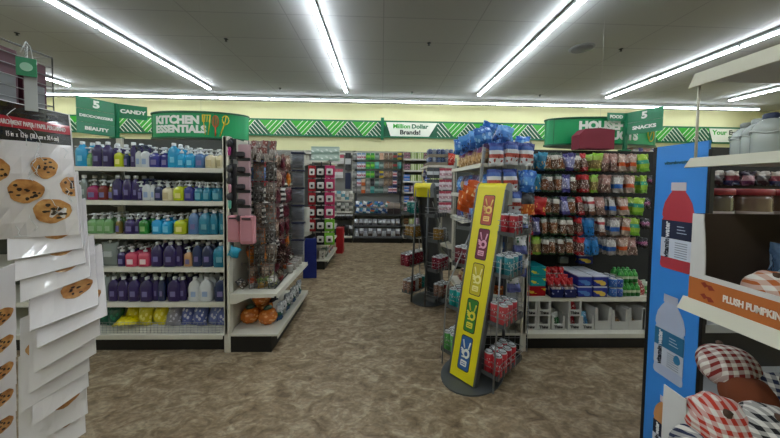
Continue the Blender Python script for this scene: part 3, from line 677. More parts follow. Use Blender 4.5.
# ---------------------------------------------------------------- endcap A : wire grid wing, hair goods, costume goods
def wire_grid(name, label, loc, rz, w, h, nx, nz, m=WIRE, r=.0022):
    t = thing(name, label, 'wire grid', loc, rz)
    MB().tube([(0,0,0),(w,0,0),(w,0,h),(0,0,h)], r*1.8, 5, True).build('frame', m, t)
    g = MB()
    for k in range(1, nx): g.tube([(w*k/nx,0,0),(w*k/nx,0,h)], r, 4)
    for k in range(1, nz): g.tube([(0,.004,h*k/nz),(w,.004,h*k/nz)], r, 4)
    g.build('wire_mesh', m, t); return t
gx0, gx1 = XP(249,200,2.52), XP(274,200,2.52)
wire_grid('wire_grid_panel', 'dark wire grid wing standing on the low endcap shelf, facing the aisle', (gx0, 2.52, .51), 0, gx1-gx0, 1.30, 5, 40, mat('6d6c69', .4, .6), .0025)
# goods hung on the grid
GRAYS = [bagmat([(0,'5a4a40'),(.5,'8a7a70')], blot='c9bdb0', lo=.1, hi=.9, scale=5), bagmat([(0,'8c8c88'),(.5,'6a5a50')], blot='b06a50', lo=.1, hi=.9, scale=5), bagmat([(0,'3a3634'),(.5,'5c5450')], blot='a0a09c', lo=.1, hi=.9, scale=5)]
for r in range(6):
    for c in range(2):
        put('hair_accessory_pack', bag_me(.095,.17,.03,GRAYS[(r+c)%3]), (gx0+.06+c*.11, 2.57+.01*(r%2), 1.65-r*.185), f'grey brown accessory pack behind the wire grid, {ORD[r]} row, {["left","right"][c]} column', 'accessory pack', 'packs behind the wire grid', (0,0,R(random.uniform(-10,10))))
for k in range(9):
    put('hair_accessory_pack', bag_me(.04,.12,.02,bagmat([(0,'a9a19a'),(.6,'7a4038')], blot='d8d0c8', lo=.1, hi=.9, scale=4)), (gx0+.015+k*.026, 2.49, 1.63+.03*(k%3)), f'thin reddish grey pack hung on the grid top, {ORD[k]} from left', 'accessory pack', 'thin packs on the grid top', (R(random.uniform(-8,8)),R(random.uniform(-12,12)),R(random.uniform(-30,30))))
# brush and mirror cards, two columns
PKC = mat('b98f92', .5); BKC = mat('222226', .4); 
def tool(loc, grip, label, pinkhead=False):
    t = thing('hair_brush', label, 'hair brush', loc, R(random.uniform(-6,6)), 'hair brushes hung beside the soap shelves')
    MB().cbox(-.05,.05,0,.004,0,.17,.002).build('backing_card', BKC, t)
    MB().lathe([(.006,.03),(.012,.04),(.014,.09),(.009,.10)], 8, cy=-.016).build('handle', mat(grip, .35), t)
    MB().lathe([(.01,.10),(.024,.11),(.028,.135),(.02,.155),(.006,.16)], 10, cy=-.016, ky=.5).build('brush_head', mat('2c2c30', .5), t)
    return t
xs1, xs2 = XP(231.5,200,2.42), XP(245,200,2.42)
for k, (py, g, gw) in enumerate([(139,'b0347e','magenta'),(164,'2b2b2e','black'),(176,'c98f9a','pale pink'),(192,'5fae9e','mint green')]):
    tool((xs1, 2.41, ZP(232,py,2.42)-.17), g, f'black backed hair brush with {gw} handle, {ORD[k]} down the left column')
t = thing('hanging_strip', 'dark clip strip holding the hair brushes beside the soap shelves', 'clip strip', (xs1, 2.425, .9)); MB().cbox(-.012,.012,0,.004,-.0,.92,.001).build('strip', DSTEEL, t)
for k in range(6): MB().tube([(0,-.001,.9-k*.16),(0,-.03,.9-k*.16)], .003, 4).build('clip', DSTEEL, t)
def mirror(loc, label, tall=False):
    t = thing('mirror_pack' if not tall else 'pink_bristle_pack', label, 'beauty pack', loc, R(random.uniform(-8,8)), 'pink beauty packs beside the soap shelves')
    h = .125 if not tall else .235; w = .10 if not tall else .115
    MB().cbox(-w/2,w/2,0,.03 if not tall else .05,0,h,.006).build('pack', mat('a98a90' if not tall else 'c98a92', .55), t)
    if not tall:
        MB().cbox(-w/2-.005,w*.2,-.03,0,.015,h*.5,.012).build('dark_handle', mat('2e2b2f', .4), t)
        MB().cbox(-w*.55,w*.55,-.006,.0,-.012,.014,.001).build('dark_foot', BKC, t)
    else:
        MB().cbox(-w/2+.012,w/2-.012,-.006,0,.02,h-.035,.004).build('bristle_pad', mat('b97f88', .8), t)
        MB().cbox(-w/2+.02,w/2-.02,-.012,-.006,h-.03,h-.015,.002).build('header', mat('3a2f33', .5), t)
    return t
for k, py in enumerate([141,156,173,188,204]):
    mirror((xs2, 2.40, ZP(245,py,2.42)-.155), f'pale pink boxed beauty tool with dark handle, {ORD[k]} down beside the wire grid')
mirror((XP(234.5,230,2.40), 2.385, ZP(234,242,2.4)), 'tall pink pack, left of the two at elbow height beside the soap', True).scale = (.85,1,.95)
mirror((XP(247.5,230,2.38), 2.365, ZP(247,244,2.38)), 'tall pink pack, right of the two beside the wire grid', True)
put('soap_refill', bag_me(.09,.09,.04,mat('1c8fae', .3)), (XP(232,252,2.4), 2.40, ZP(232,257,2.4)), 'small cyan pouch poking out below the pink packs', 'pouch', None, (0,R(20),0))
# costume goods hooked behind the grid, facing the centre aisle
CO = [('stripe', bagmat([(0,'17171a'),(.15,'d5d2cc'),(.3,'17171a'),(.45,'d5d2cc'),(.6,'17171a'),(.75,'d5d2cc'),(.9,'17171a')], blot=None, wrinkle=.2), 'black and white striped costume piece'),
      ('orange', bagmat([(0,'d07a1a'),(.5,'c9651a'),(.8,'5a2a18')], blot='e8a040', lo=.1, hi=.7, scale=5), 'orange costume pack'),
      ('maroon', bagmat([(0,'5a1c2a'),(.5,'4a1826'),(.8,'7a5a50')], blot='8a3a44', lo=.1, hi=.9, scale=5), 'maroon costume pack'),
      ('brown', bagmat([(0,'6a4a3a'),(.5,'a08a78'),(.8,'7a5a48')], blot='c9b8a8', lo=.1, hi=.9, scale=5), 'brown costume pack'),
      ('blue', bagmat([(0,'b0242a'),(.3,'3a5a9a'),(.7,'5a7fb8')], blot='c9d0dc', lo=.3, hi=.9, scale=4), 'blue and red costume pack')]
order = [[4,3,3,2,3],[4,2,3,2,1],[0,3,2,0,2],[0,1,2,0,2],[1,1,3,2,2],[1,0,0,2,1],[3,3,2,3,2]]
for r in range(7):
    for c in range(5):
        for d in range(2):
            key, m, nm = CO[order[r][c]]
            hang = obj('peg_hook', HOOK, eA) if d == 0 else None
            y = 2.64 + c*.155
            if hang: hang.location = (y-2.40, -.005, 1.75-r*.175+.0)
            put('costume_pack', bag_me(.135,.17,.04,m), (-1.16+d*.09+random.uniform(-.02,.02), y, 1.75-r*.175-.16), f'{nm}, {["rear","front"][d]} one, {ORD[c]} hook from the grid, {ORD[r]} row', 'costume pack', 'costume packs on the left endcap', (R(random.uniform(-5,5)),R(random.uniform(-14,6)),PI/2+R(random.uniform(-12,12))))
# spider-like wig bag
wg = MB()
for k in range(130):
    a = random.uniform(0, 2*PI); e = random.uniform(-1.2, 1.4); d = Vector((math.cos(a)*math.cos(e), math.sin(a)*math.cos(e), math.sin(e)))
    q = d.cross(Vector((random.random(),random.random(),random.random()))).normalized()*.02
    wg.tube([d*.05, d*.08+q, d*random.uniform(.09,.125)-q], .004, 3)
o = put('brown_wig', wg.mesh(mat('3a1f14', .8)), (-1.02, 2.95, .72), 'shaggy dark brown wig hanging above the low endcap shelf', 'wig', None)
# stacked wire basket cards at the far edge of the endcap
DW = mat('8a8f96', .4, .5)
bk = MB(); bk.tube([(-.07,0,0),(.07,0,0),(.07,0,.16),(-.07,0,.16)], .004, 4, True)
for k in range(1,12): bk.tube([(-.07+.0117*k,0,0),(-.07+.0117*k,0,.16)], .0022, 4)
for k in range(1,5): bk.tube([(-.07,0,.032*k),(.07,0,.032*k)], .003, 4)
bk.cbox(-.065,.065,.006,.05,.003,.15,.004)
bk_me = bk.mesh(DW); rim_me = MB().cbox(-.078,.078,-.008,.06,.0,.022,.004).mesh(mat('1d2440', .5))
for k in range(6):
    t = thing('wire_bin', f'grey ribbed bin with navy rim, {ORD[k]} down the far edge column', 'bin', (-.985, 3.36, 1.63-k*.205), 0, 'ribbed bins at the far edge of the left endcap')
    obj('bin_body', bk_me, t); o = obj('navy_rim', rim_me, t); o.location = (0,0,.16)
t = thing('bin_rack', 'narrow upright rack carrying the ribbed bins', 'rack', (-.985, 3.39, .51)); MB().cbox(-.07,.07,0,.008,0,1.32,.002).build('rack_back', mat('a5a49d', .5), t)
# shelf litter on the .475 shelf and pumpkins below
LIT = ['5a4a3a','8a8a86','a8803a','3a3a3e','b0522a','6a7a3a','c9c4bc','7a2a2a','2f3a30','98a060']
for k in range(16):
    r, c = divmod(k, 4)
    put('small_novelty_pack', bag_me(.10,.09,.05,bagmat([(0,LIT[k%10]),(.5,LIT[(k+3)%10])], blot=LIT[(k+6)%10], lo=.1, hi=.9, scale=4)), (-1.22+c*.085, 2.56+r*.21, .508+.0), f'small novelty pack on the low endcap shelf, {ORD[r]} row back, {ORD[c]} from the panel', 'novelty pack', 'novelty packs on the low endcap shelf', (R(random.uniform(-45,-15)),R(random.uniform(-8,8)),R(random.uniform(30,110))))
for k in range(8):
    t = put('clear_tub', MB().lathe([(.028,0),(.034,.003),(.036,.07),(.038,.072),(.038,.08),(.03,.084)], 10).mesh(mat('a8a39e', .15, coat=.6)), (-.955-.04*(k%2), 2.98+k*.055, .508), f'clear lidded tub along the low endcap shelf edge, {ORD[k]} from the front', 'tub', 'clear tubs on the low endcap shelf')
t = thing('price_rod', 'black rod lying along the front of the low endcap shelf', 'rod', (-.93, 2.50, .52)); MB().tube([(0,0,0),(-.02,.42,.004)], .006, 6).build('rod', BLACK, t)
def bagged_pumpkin(loc, label):
    t = thing('bagged_pumpkin', label, 'pumpkin', loc, random.random(), 'bagged orange pumpkins on the endcap base')
    MB().lathe([(.02,0),(.06,.008),(.082,.045),(.08,.085),(.055,.118),(.018,.125)], 24, lobes=8, la=.07).build('pumpkin', bagmat([(0,'c06a28')], blot='dd9a58', lo=.05, hi=.95, scale=4, rough=.2), t)
    MB().lathe([(.012,.118),(.035,.126),(.042,.14),(.03,.155),(.012,.16)], 10, ky=.6).build('green_top', mat('2d4a38', .5), t)
for k, (x, y, z, w_) in enumerate([(-1.20,2.62,.164,'left front'),(-1.03,2.60,.164,'right front'),(-1.12,2.68,.31,'lying atop the others'),(-1.15,2.80,.164,'behind the front pair')]):
    bagged_pumpkin((x,y,z), f'orange pumpkin in clear film with green top, {w_}, on the endcap base')
for k in range(7):
    m = [bagmat([(0,'1a4a78'),(.3,'2b5a4a'),(.5,'b8bcbe'),(.8,'8a9094')], blot='e0e2e2', lo=.4, hi=1, scale=4), bagmat([(0,'9a9c9c'),(.5,'c4c6c6')], blot='4a4c50', lo=.1, hi=.9, scale=4)][k%2]
    put('toy_pack', bag_me(.08,.17 if k%2==0 else .14,.05,m), (-.945, 2.66+k*.10, .164), f'glossy blue and silver pack along the endcap base edge, {ORD[k]} from front', 'toy pack', 'glossy packs on the endcap base edge', (0,0,R(70)))
for k in range(5):
    put('dark_toy_pack', bag_me(.10,.13,.05,bagmat([(0,'17181a'),(.6,'2a2c2e')], blot='a04a20', lo=.6, hi=.95, scale=4)), (-1.03-.02*k, 2.75+k*.1, .30), f'black pack above the glossy ones under the low shelf, {ORD[k]} from front', 'toy pack', 'black packs under the low endcap shelf', (R(-20),0,R(60)))
put('white_header_card', MB().prism([(0,0),(.16,0),(.16,.30),(.09,.30),(0,.15)], 0, .004).mesh(WHITE), (-1.03,3.46,.86), 'white angled header card behind the ribbed bins', 'card', None)
put('blue_sign_panel', MB().cbox(0,.20,0,.02,0,.62,.004).mesh(mat('12277a', .5)), (XP(303,270,4.3), 4.3, 0), 'dark blue floor panel standing between the two left endcaps', 'panel', None, (R(4),0,R(8)))
# ---------------------------------------------------------------- farther left endcap
def gen(*cs, **k): return bagmat([(i/len(cs), c) for i, c in enumerate(cs)], **k)
CARD = {'k': mat('18181a', .35), 'p': mat('b02a5c', .4), 'r': mat('a01c26', .4), 'g': mat('6fae2a', .4)}
CN = {'k': 'black', 'p': 'raspberry pink', 'r': 'red', 'g': 'bright green'}
cap_me = {}
for q, cm in CARD.items():
    b = MB(); b.cbox(-.08,.08,0,.012,0,.20,.003); b.cur = 1; b.cbox(-.052,.052,-.03,0,.045,.15,.01); b.cur = 2; b.cbox(-.022,.022,-.034,-.03,.07,.11,.003)
    cap_me[q] = b.mesh([cm, mat('d6d2cc', .5), mat('2a2226', .5)], 'card')
CC = [(312.5, 'rrrrr', 4.72, .8), (321, 'kkkkkk', 4.66, 1), (330, 'ppppgg', 4.62, 1)]
for c, (px, seq, Y, sc) in enumerate(CC):
    x = XP(px, 200, Y)
    t = thing('clip_strip', f'clip strip carrying the {["red","black","pink and green"][c]} boxed cards of the farther left endcap', 'clip strip', (x, Y+.02, .60)); MB().cbox(-.012,.012,0,.004,0,1.2,.001).build('strip', DSTEEL, t)
    for r, q in enumerate(seq):
        o = put('boxed_card', cap_me[q], (x, Y-.03, ZP(px, 178+13.3*r, Y)), f'{CN[q]} boxed card with white window, {ORD[r]} down in the {["left","middle","right"][c]} column', 'boxed card', 'boxed cards on the farther left endcap', (0,0,R(random.uniform(-10,10)))); o.scale = (sc,1,1)
PGB = bagmat([(0,'8fa79a'),(.3,'b5c6bb'),(.8,'9ab0a4')], blot='dfe6e0', lo=.2, hi=.8, scale=3, wrinkle=0)
for l in range(2):
    for k in range(3):
        put('pale_green_box', box_me(.16,.115,.12,PGB), (XP(316+k*9, 160, 4.8), 4.80, 1.833+l*.117), f'pale green box, {["lower","upper"][l]} layer, {ORD[k]} from left on the farther left endcap', 'box', 'pale green boxes atop the farther left endcap')
MIX = [('c9c4b8','white'),('b06a2a','orange'),('d0b040','yellow'),('3a6a3a','green'),('4a3a6a','purple'),('22242a','black'),('8a8c8e','grey'),('a02a30','red')]
for si, z in enumerate((.163,.413,.653,.853)):
    for k in range(6):
        h, nm = MIX[(k*3+si*2) % 8]
        put('small_box', box_me(.10,.13 if si else .15,.09,gen(h, 'b9b5aa', h, blot='2a2a2c', lo=.2, hi=.8, scale=4, wrinkle=0)), (-.955, 4.84+k*.155, z), f'{nm} small box, {ORD[k]} along the {["base","lower","middle","upper"][si]} shelf, farther left endcap', 'box', f'small boxes on the {["base","lower","middle","upper"][si]} shelf of the farther left endcap', (0,0,PI/2))
for r in range(5):
    for k in range(4):
        put('striped_pack', bag_me(.13,.17,.04,[gen('1a1a1c','c9c6c0','1a1a1c','c9c6c0'),gen('9c9a95','c9c5bb',blot='3a3a3e',lo=.1,hi=.9),gen('5a4a7a','8a7a6a',blot='c0a050',lo=.1,hi=.9)][(r+k)%3]), (-1.02, 4.9+k*.2, 1.62-r*.16-.13), f'mottled hanging pack, {ORD[r]} row and {ORD[k]} hook on the farther left endcap', 'hanging pack', 'hanging packs on the farther left endcap', (0,0,PI/2))
t = thing('red_display_box', 'red floor display box behind the farther left endcap', 'box', (-.86, 5.98, 0)); MB().cbox(-.07,.07,-.12,.1,0,.52,.004).build('box_body', mat('b31a22', .5), t); MB().cbox(-.072,.072,-.122,.102,.52,.53,.002).build('box_top', mat('8a1218', .5), t)
# ---------------------------------------------------------------- back wall shelving
WY = 7.40
wz = lambda y, px=380: ZP(px, y, 6.95)
W1 = shelf_unit('wall_shelving', 'back wall shelving section seen between the left endcap and the dark post', 'shelving', -1.93, WY, 0, 1.22, 2.29, .40, [wz(200.5), wz(212)], .46, back='8d8c87')
W2 = shelf_unit('wall_shelving', 'back wall pegboard section below the end of the striped band, full of small hanging cards', 'shelving', -.70, WY, 0, 1.22, 2.29, .40, [wz(214.5), wz(225.5)], .46, back='9b9b97', rail='55575a')
W3 = shelf_unit('wall_shelving', 'back wall section of eight narrow shelves with green, pink and blue boxes', 'shelving', .53, WY, 0, 1.22, 2.29, .40, [wz(y_, 412) for y_ in (158.5,170,181,192,202.5,213.5,225)], .46, back='6e6d69')
W0 = shelf_unit('wall_shelving', 'back wall shelving section seen past the left gondola tops', 'shelving', -4.38, WY, 0, 2.44, 2.29, .40, [1.2, 1.6], .46, back='8d8c87', sections=2)
for u, x0_, n in ((W1, -1.93, ''), (W2, -.70, ''), (W3, .53, '')):
    MB().cbox(0, 1.22, -.03, .01, 2.29, 2.195, .002).build('top_rail', WHITE, u)
RW = ['top','second','third','fourth','fifth']
A_ = {'w': ('white and pink', gen('c9c4ca','b54a5a','d6d6dc','7a9ac0',blot='e8e4e8',lo=.1,hi=.9,scale=4)), 'g': ('green', gen('2a8a35','7ec43c','2f8f3a')), 't': ('grey green', gen('5f7a74','8fa8a0','4a5f5a')), 'p': ('peach', gen('d0a890','c49a80')), 'b': ('brown', gen('6a5444','8f7860','6a5444',blot='b09a80',lo=.1,hi=.9,scale=4)), 'd': ('dark green', gen('1c4a30','a02a30','1f3f2c')), 'y': ('yellow', gen('c9a828','3a4a6a','c9b030')),
      'n': ('navy edged pink and white', gen('26376f','e0c4ca','c4606a','e6d4d4','26376f')), 'o': ('orange', gen('c9622a','d8b8a0')), 'k': ('black', gen('202226','4a4c50','202226')), 's': ('grey', gen('7a7a78','a0a09c','7a7a78')), 'e': ('teal', gen('2f8a86','6ab0a8'))}
cols = [354.5,359,363.5,368,372.5,377,381.5,386,390.5,395,399.5]
for q_ in 'wgtbn': pass
G = ['swwggtpbbdy','swwggetbbde','swwggkybbnk','swosktsbbnk','ssosettsnnk']
for r, line in enumerate(G):
    y0 = [152.5,161.5,170.5,178.5,186][r]
    for c, q in enumerate(line):
        nm, m = A_[q]; Y = 7.22 - .03*(c % 2)
        h = .17
        put('hanging_card', box_me(.10,h,.03,m), (XP(cols[c],170,Y), Y, ZP(cols[c], y0+.5, Y)-h), f'{nm} hanging card, {RW[r]} row and {ORD[c]} column of the back pegboard', 'hanging card', f'hanging cards in the {RW[r]} row of the back pegboard')
BL = ['3b6fb5','d6dbe2','2a5a9a','c96a3a','5a8fd0','e0e0e4','2f7f95','d9dde0','3a9a98','204a7a']
for r in range(2):
    for k in range(9):
        put('wrapped_pack', bag_me(.10,.13,.06,gen(BL[(k+r*4)%10], BL[(k*3+1)%10], BL[(k+5)%10])), (XP(357+k*3.7,205,6.95), 7.0+r*.02, ZP(370,206.5+r*6.8,7.0)), f'blue and white wrapped pack in the wire bin, {["upper","lower"][r]} layer, {ORD[k]} from left', 'wrapped pack', 'wrapped packs in the back wall bin', (R(random.uniform(-30,10)),R(random.uniform(-30,30)),R(random.uniform(-20,20))))
t = thing('wire_bin', 'wide wire bin of blue and white packs on the back pegboard', 'bin', (-.60, 6.93, wz(213.5)))
MB().tube([(0,0,0),(.78,0,0),(.78,0,.16),(0,0,.16)], .004, 4, True).build('front_frame', DSTEEL, t)
g = MB()
for k in range(1,24): g.tube([(.78*k/24,0,0),(.78*k/24,0,.16)], .002, 3)
g.build('wire_mesh', DSTEEL, t); MB().box(0,.78,0,.40,-.004,0).build('bin_floor', DSTEEL, t)
for k in range(2):
    for l in range(2):
        put('dark_storage_box', box_me(.15,.13,.2,gen('2b2426','3a3032') if l == 0 else gen('8a8078','a59a90')), (XP(390.5+k*6.5,208,6.98), 6.98, wz(214)+l*.14), f'{["dark","taupe"][l]} storage box, {["left","right"][k]} of the pair right of the wire bin', 'box', 'storage boxes right of the wire bin')
for si, (z, lbl) in enumerate(((wz(225.5)+.003,'lower back shelf'), (.163,'base shelf'), (wz(214.5)+.003,'upper back shelf'))):
    if si == 2: continue
    for k in range(10):
        m = [gen('6a6a70','d8dade','c0c4cc'), gen('d9dade','b9bcc4','6a6c74'), gen('3a3a40','c9ccd4','8a8c92'), gen('5a4a44','9a9aa0','dadce0')][(k*2+si)%4]
        put('white_pack', bag_me(.105,.15 if si == 0 else .19,.07,m), (XP(356.5+k*4.6,220,6.98), 7.0, z), f'white and grey wrapped pack, {ORD[k]} from left on the {lbl} under the pegboard', 'wrapped pack', f'white packs on the {lbl}', (R(-8),0,R(random.uniform(-12,12))))
S_ = {'m': ('pinkish brown', gen('5a3a44','a06a7a','5a3a44',blot='d0b8c0',lo=.1,hi=.9)), 'g': ('green and white', gen('7f9a3c','d9dcc4','9fb858','d9dcc4','7f9a3c','c9d0a8','7f9a3c',axis='X')), 'b': ('blue', gen('1f62b0','2a80d0','d0b0a0','1f62b0')), 'P': ('pink', gen('a02a5a','d07a9a','e0c0cc')), 'R': ('dark red', gen('5a1422','8a1c30')), 'B': ('brown', gen('4a3020','6a4a30')), 'v': ('purple and white', gen('6a4a6a','c9bcc9','7a5a7a',axis='X',blot='3a2a3a',lo=.1,hi=.9))}
L3 = ['mgg','mgg','bgg','bvvg','bmgP','PRPP','Bgvv','Bvvg']
zz = [wz(y_, 412) for y_ in (158.5,170,181,192,202.5,213.5,225)] + [.16]
for r, line in enumerate(L3):
    n = len(line)
    for k in range(6):
        q = line[k % n] if k >= n else line[k]
        w_ = .15 if n == 3 else .115
        x = .62 + k*(w_+.015)
        if x > 1.55: break
        nm, m = S_[q]; h = .155 if r else .17
        for l in range(2):
            put('small_carton', box_me(w_,.075,.14,m), (x, 7.02, zz[r]+.003+l*.077), f'{nm} carton, {["lower","upper"][l]} layer, {ORD[k]} from left on back shelf {ORD[r]} from top', 'carton', f'cartons on the {ORD[r]} back shelf from top')
for k, (px, y0, y1, q) in enumerate([(335,155,164,'w'),(341,155,164,'w'),(334,169,178,'w'),(340,169,178,'w'),(348,153,170,'k'),(348,173,189,'nv')]):
    m = mat('1c2440', .5) if q == 'nv' else (gen('26262a','b0b0b0','26262a') if q == 'k' else gen('c9c6c4','dcdad8','c05a6a'))
    hh = (y1-y0)/284*7.2
    put('large_card', box_me(.14,round(hh,3),.03,m), (XP(px,165,7.2), 7.2, ZP(px,y1,7.2)), f'{ {"w":"white","k":"black framed","nv":"plain navy"}[q]} hanging card left of the pegboard post, {ORD[k]} of six', 'hanging card', 'large hanging cards left of the post')
for si, (z, hh, pal) in enumerate([(wz(200.5)+.003,.22,['c9c7be','a8a69c','dcdad0','5f9fb0']),(wz(212)+.003,.21,['8a8a84','b9b7ae','55554f','d0cec8']),(.163,.26,['17181a','2a2a2c','c9c9cc','1b1c20'])]):
    for k in range(9):
        put('upright_pack', bag_me(.10,hh,.06,gen(pal[k%4], pal[(k+1)%4], pal[(k+2)%4])), (-1.55+k*.10, 7.02, z), f'upright pack, {ORD[k]} from left on the {["upper shelf","middle shelf","base"][si]} left of the post', 'upright pack', f'upright packs on the {["upper shelf","middle shelf","base"][si]} left of the post', (0,0,R(random.uniform(-10,10))))
for k in range(9):
    put('black_pack', bag_me(.10,.15,.07,gen('1a1a1c','2c2c30','c9cace')), (-1.55+k*.10, 7.05, .55), f'black pack with pale top hanging below the middle shelf, {ORD[k]} from left', 'hanging pack', 'black packs left of the post')
# ---------------------------------------------------------------- farther right endcap
for l in range(2):
    MBt = MB().cbox(0,.44,0,.40,0,.045,.002).box(.0,.44,-.003,0,0,.05)
    t = thing('can_tray', f'cardboard tray of cans on the farther right endcap, {["lower","upper"][l]} of two', 'tray', (.78, 4.78, 1.783+l*.135)); MBt.build('tray_wall', mat('7d7464', .7), t)
    for k in range(6):
        for r in range(3):
            can(['3d4f78','8a93a0','4a5f8c'][(k+r)%3], (.815+k*.072, 4.82+r*.08, 1.788+l*.135+.045), f'silver blue can in the {["lower","upper"][l]} tray, {ORD[k]} from left, {ORD[r]} row back', 'silver blue cans on the farther right endcap', H=.088)
put('red_bag', bag_me(.12,.2,.06,gen('a8201c','c9442e',blot='e0c0a0',lo=.2,hi=.8)), (XP(452,158,4.75), 4.76, 1.783), 'red bag right of the can trays on the farther right endcap', 'bag', None)
for r in range(4):
    for c in range(4):
        put('pink_card', box_me(.10,.17,.03,gen('d0c6ca','b9909a','dcd2d6','b24a5c',blot='e8e0e0',lo=.2,hi=.8,scale=4) if c > 1 else gen('3a3c40','b9bcc0','4a4c50')), (.80+c*.105, 4.70, 1.56-r*.19), f'{"pink and white" if c > 1 else "grey"} card hung below the can trays, {ORD[r]} row, {ORD[c]} from left', 'hanging card', 'cards below the can trays')
for r in range(6):
    for k in range(2):
        h, nm = [('3a2f5a','purple'),('c0b04a','yellow'),('8a2430','red'),('2a3a6a','navy')][(r+k)%4]
        put('side_pack', bag_me(.13,.17,.05,gen(h,'8a8a8c',h)), (.735+.02*k, 4.92+k*.25, 1.54-r*.18), f'{nm} pack on the aisle side of the farther right endcap, {ORD[r]} row, {["near","far"][k]}', 'hanging pack', 'packs on the aisle side of the farther right endcap', (0,0,-PI/2))
# ---------------------------------------------------------------- chip endcap
CH = [gen('7a5a3c','b08a5c','8a6a48','4a2a5a','2f62a8', blot='c9a878', lo=.1, hi=.55, scale=4), gen('8a6438','a8824f','7a3a6a','3a70b8', blot='d0b088', lo=.1, hi=.5, scale=4)]
BLU = [gen('2a62a8','4a8ad0','2a6ac0', blot='8ab8e0', lo=.2, hi=.9, scale=3), gen('1f4f94','3a7cc8','5a9ad8', blot='14305a', lo=.1, hi=.5, scale=3)]
for k in range(7):
    for c in range(2):
        put('chip_bag', bag_me(.14,.22,.07,CH[(k+c)%2]), (.92+c*.10, 2.56+k*.125, 1.643), f'brown and purple chip bag with blue top, {ORD[k]} from the front, {["aisle side","inner"][c]} row', 'chip bag', 'chip bags on the top endcap shelf', (R(-6),0,-PI/2+R(random.uniform(-14,14))))
for k in range(22):
    x = random.uniform(.90,1.36); y = random.uniform(2.5,3.0)
    if k < 8: x = .88 + .04*random.random(); y = 2.55 + k*.11; z = 1.80
    else: z = 1.79 + .02*math.sin(k*1.7) + (.06 if k % 3 == 0 else 0)
    put('blue_bag', bag_me(.13,.17,.06,BLU[k%2]), (x, y, z), f'crinkled bright blue bag heaped over the chip endcap, {["near","far"][y>2.75]} {["aisle","middle","inner"][0 if x<.98 else (1 if x<1.18 else 2)]} part of the pile', 'blue bag', 'blue bags heaped over the chip endcap', (R(random.uniform(-25,25)),R(random.uniform(-22,22)),R(random.uniform(-60,20)))) if False else tag((lambda o: o)(obj('blue_bag', bag_me(.13,.17,.06,BLU[k%2]))), f'crinkled bright blue bag in the heap over the chip endcap', 'blue bag', 'blue bags heaped over the chip endcap')
    o = [q for q in C.objects if q.name.startswith('blue_bag')][-1]; o.location = (x,y,z); o.rotation_euler = (R(random.uniform(-25,25)),R(random.uniform(-22,22)),R(random.uniform(-60,20)))
for si, (z, n_) in enumerate(((1.363,'second'),(1.093,'third'))):
    for k in range(7):
        m = [BLU[0], gen('5a4a7a','9a8ab0','3a3a6a'), gen('8a6a48','b08a5c','4a2a5a')][(k+si)%3]
        put('shelf_bag', bag_me(.13,.19,.06,m), (.92, 2.56+k*.125, z), f'{["blue","violet","brown"][(k+si)%3]} bag on the {n_} chip endcap shelf, {ORD[k]} from the front', 'bag', f'bags on the {n_} chip endcap shelf', (R(-5),0,-PI/2+R(random.uniform(-12,12))))
ORM = gen('c4501a','d86a24','c9531c', blot='e8c8a0', lo=.3, hi=.8, scale=3)
for k in range(3):
    put('orange_bag', bag_me(.13,.20,.035,ORM), (.80-.01*k, 2.50+k*.10, 1.30-.05*k), f'orange bag clipped to the chip endcap edge, {["nearest","middle","farthest"][k]} of three', 'orange bag', 'orange bags on the chip endcap edge', (R(10),R(14),R(-40)))
for k in range(6):
    put('brown_snack_pack', bag_me(.14,.12,.06,gen('7a4a2a','b0784a','8a5432', blot='e0c8a8', lo=.1, hi=.9, scale=4)), (.94, 2.58+k*.145, .163), f'brown snack pack on the chip endcap base, {ORD[k]} from the front', 'snack pack', 'brown snack packs on the chip endcap base', (R(-20),0,-PI/2))
    put('brown_snack_pack', bag_me(.14,.15,.06,gen('8a3a2a','b0985a','5a3432', blot='e0c8a8', lo=.1, hi=.9, scale=4)), (.94, 2.58+k*.145, .343), f'red brown snack pack on the low chip endcap shelf, {ORD[k]} from the front', 'snack pack', 'red brown snack packs on the low chip endcap shelf', (R(-20),0,-PI/2))
# wire wing in front, facing the shopper
wg_x0 = XP(482,200,2.40); wg_x1 = XP(532,200,2.40)
wire_grid('wire_grid_panel', 'tall wire wing rack of white and blue pouches between yellow stand and snack gondola', (wg_x0, 2.405, .0), 0, wg_x1-wg_x0, 1.80, 8, 30, mat('8a8d90', .35, .6))
WB = gen('d5d6d8','c9cacd','b04a3c','cfd2d6','3558a0','2c3f86', blot='8a2a24', lo=.12, hi=.5, scale=4)
WP = gen('6a72b8','8088c8','dcdcdc','c9cacb', blot='3a6a4a', lo=.45, hi=.95, scale=4)
DO = gen('c9601c','b0521a','23252c','2a2c34', blot='e8b060', lo=.1, hi=.5, scale=4)
BD = gen('20407a','2a62a8','16284a', blot='c0a060', lo=.3, hi=.8, scale=4)
def wing(px, ytop, m, nm, w=.115, h=.185, n=2, row=0, c=0):
    for d in range(n):
        Y = 2.36 - .04*d
        put('hanging_pouch', bag_me(w,h,.04,m), (XP(px+d*1.0,200,Y)+random.uniform(-.004,.004), Y, ZP(px,ytop,Y)-h), f'{nm} pouch, row {ORD[row]} of the wire wing, {["left","centre","right"][c]} hook, {["rear","front"][d]}', 'pouch', f'pouches on the {ORD[row]} row of the wire wing', (R(random.uniform(-6,4)),R(random.uniform(-5,5)),R(random.uniform(-12,12))))
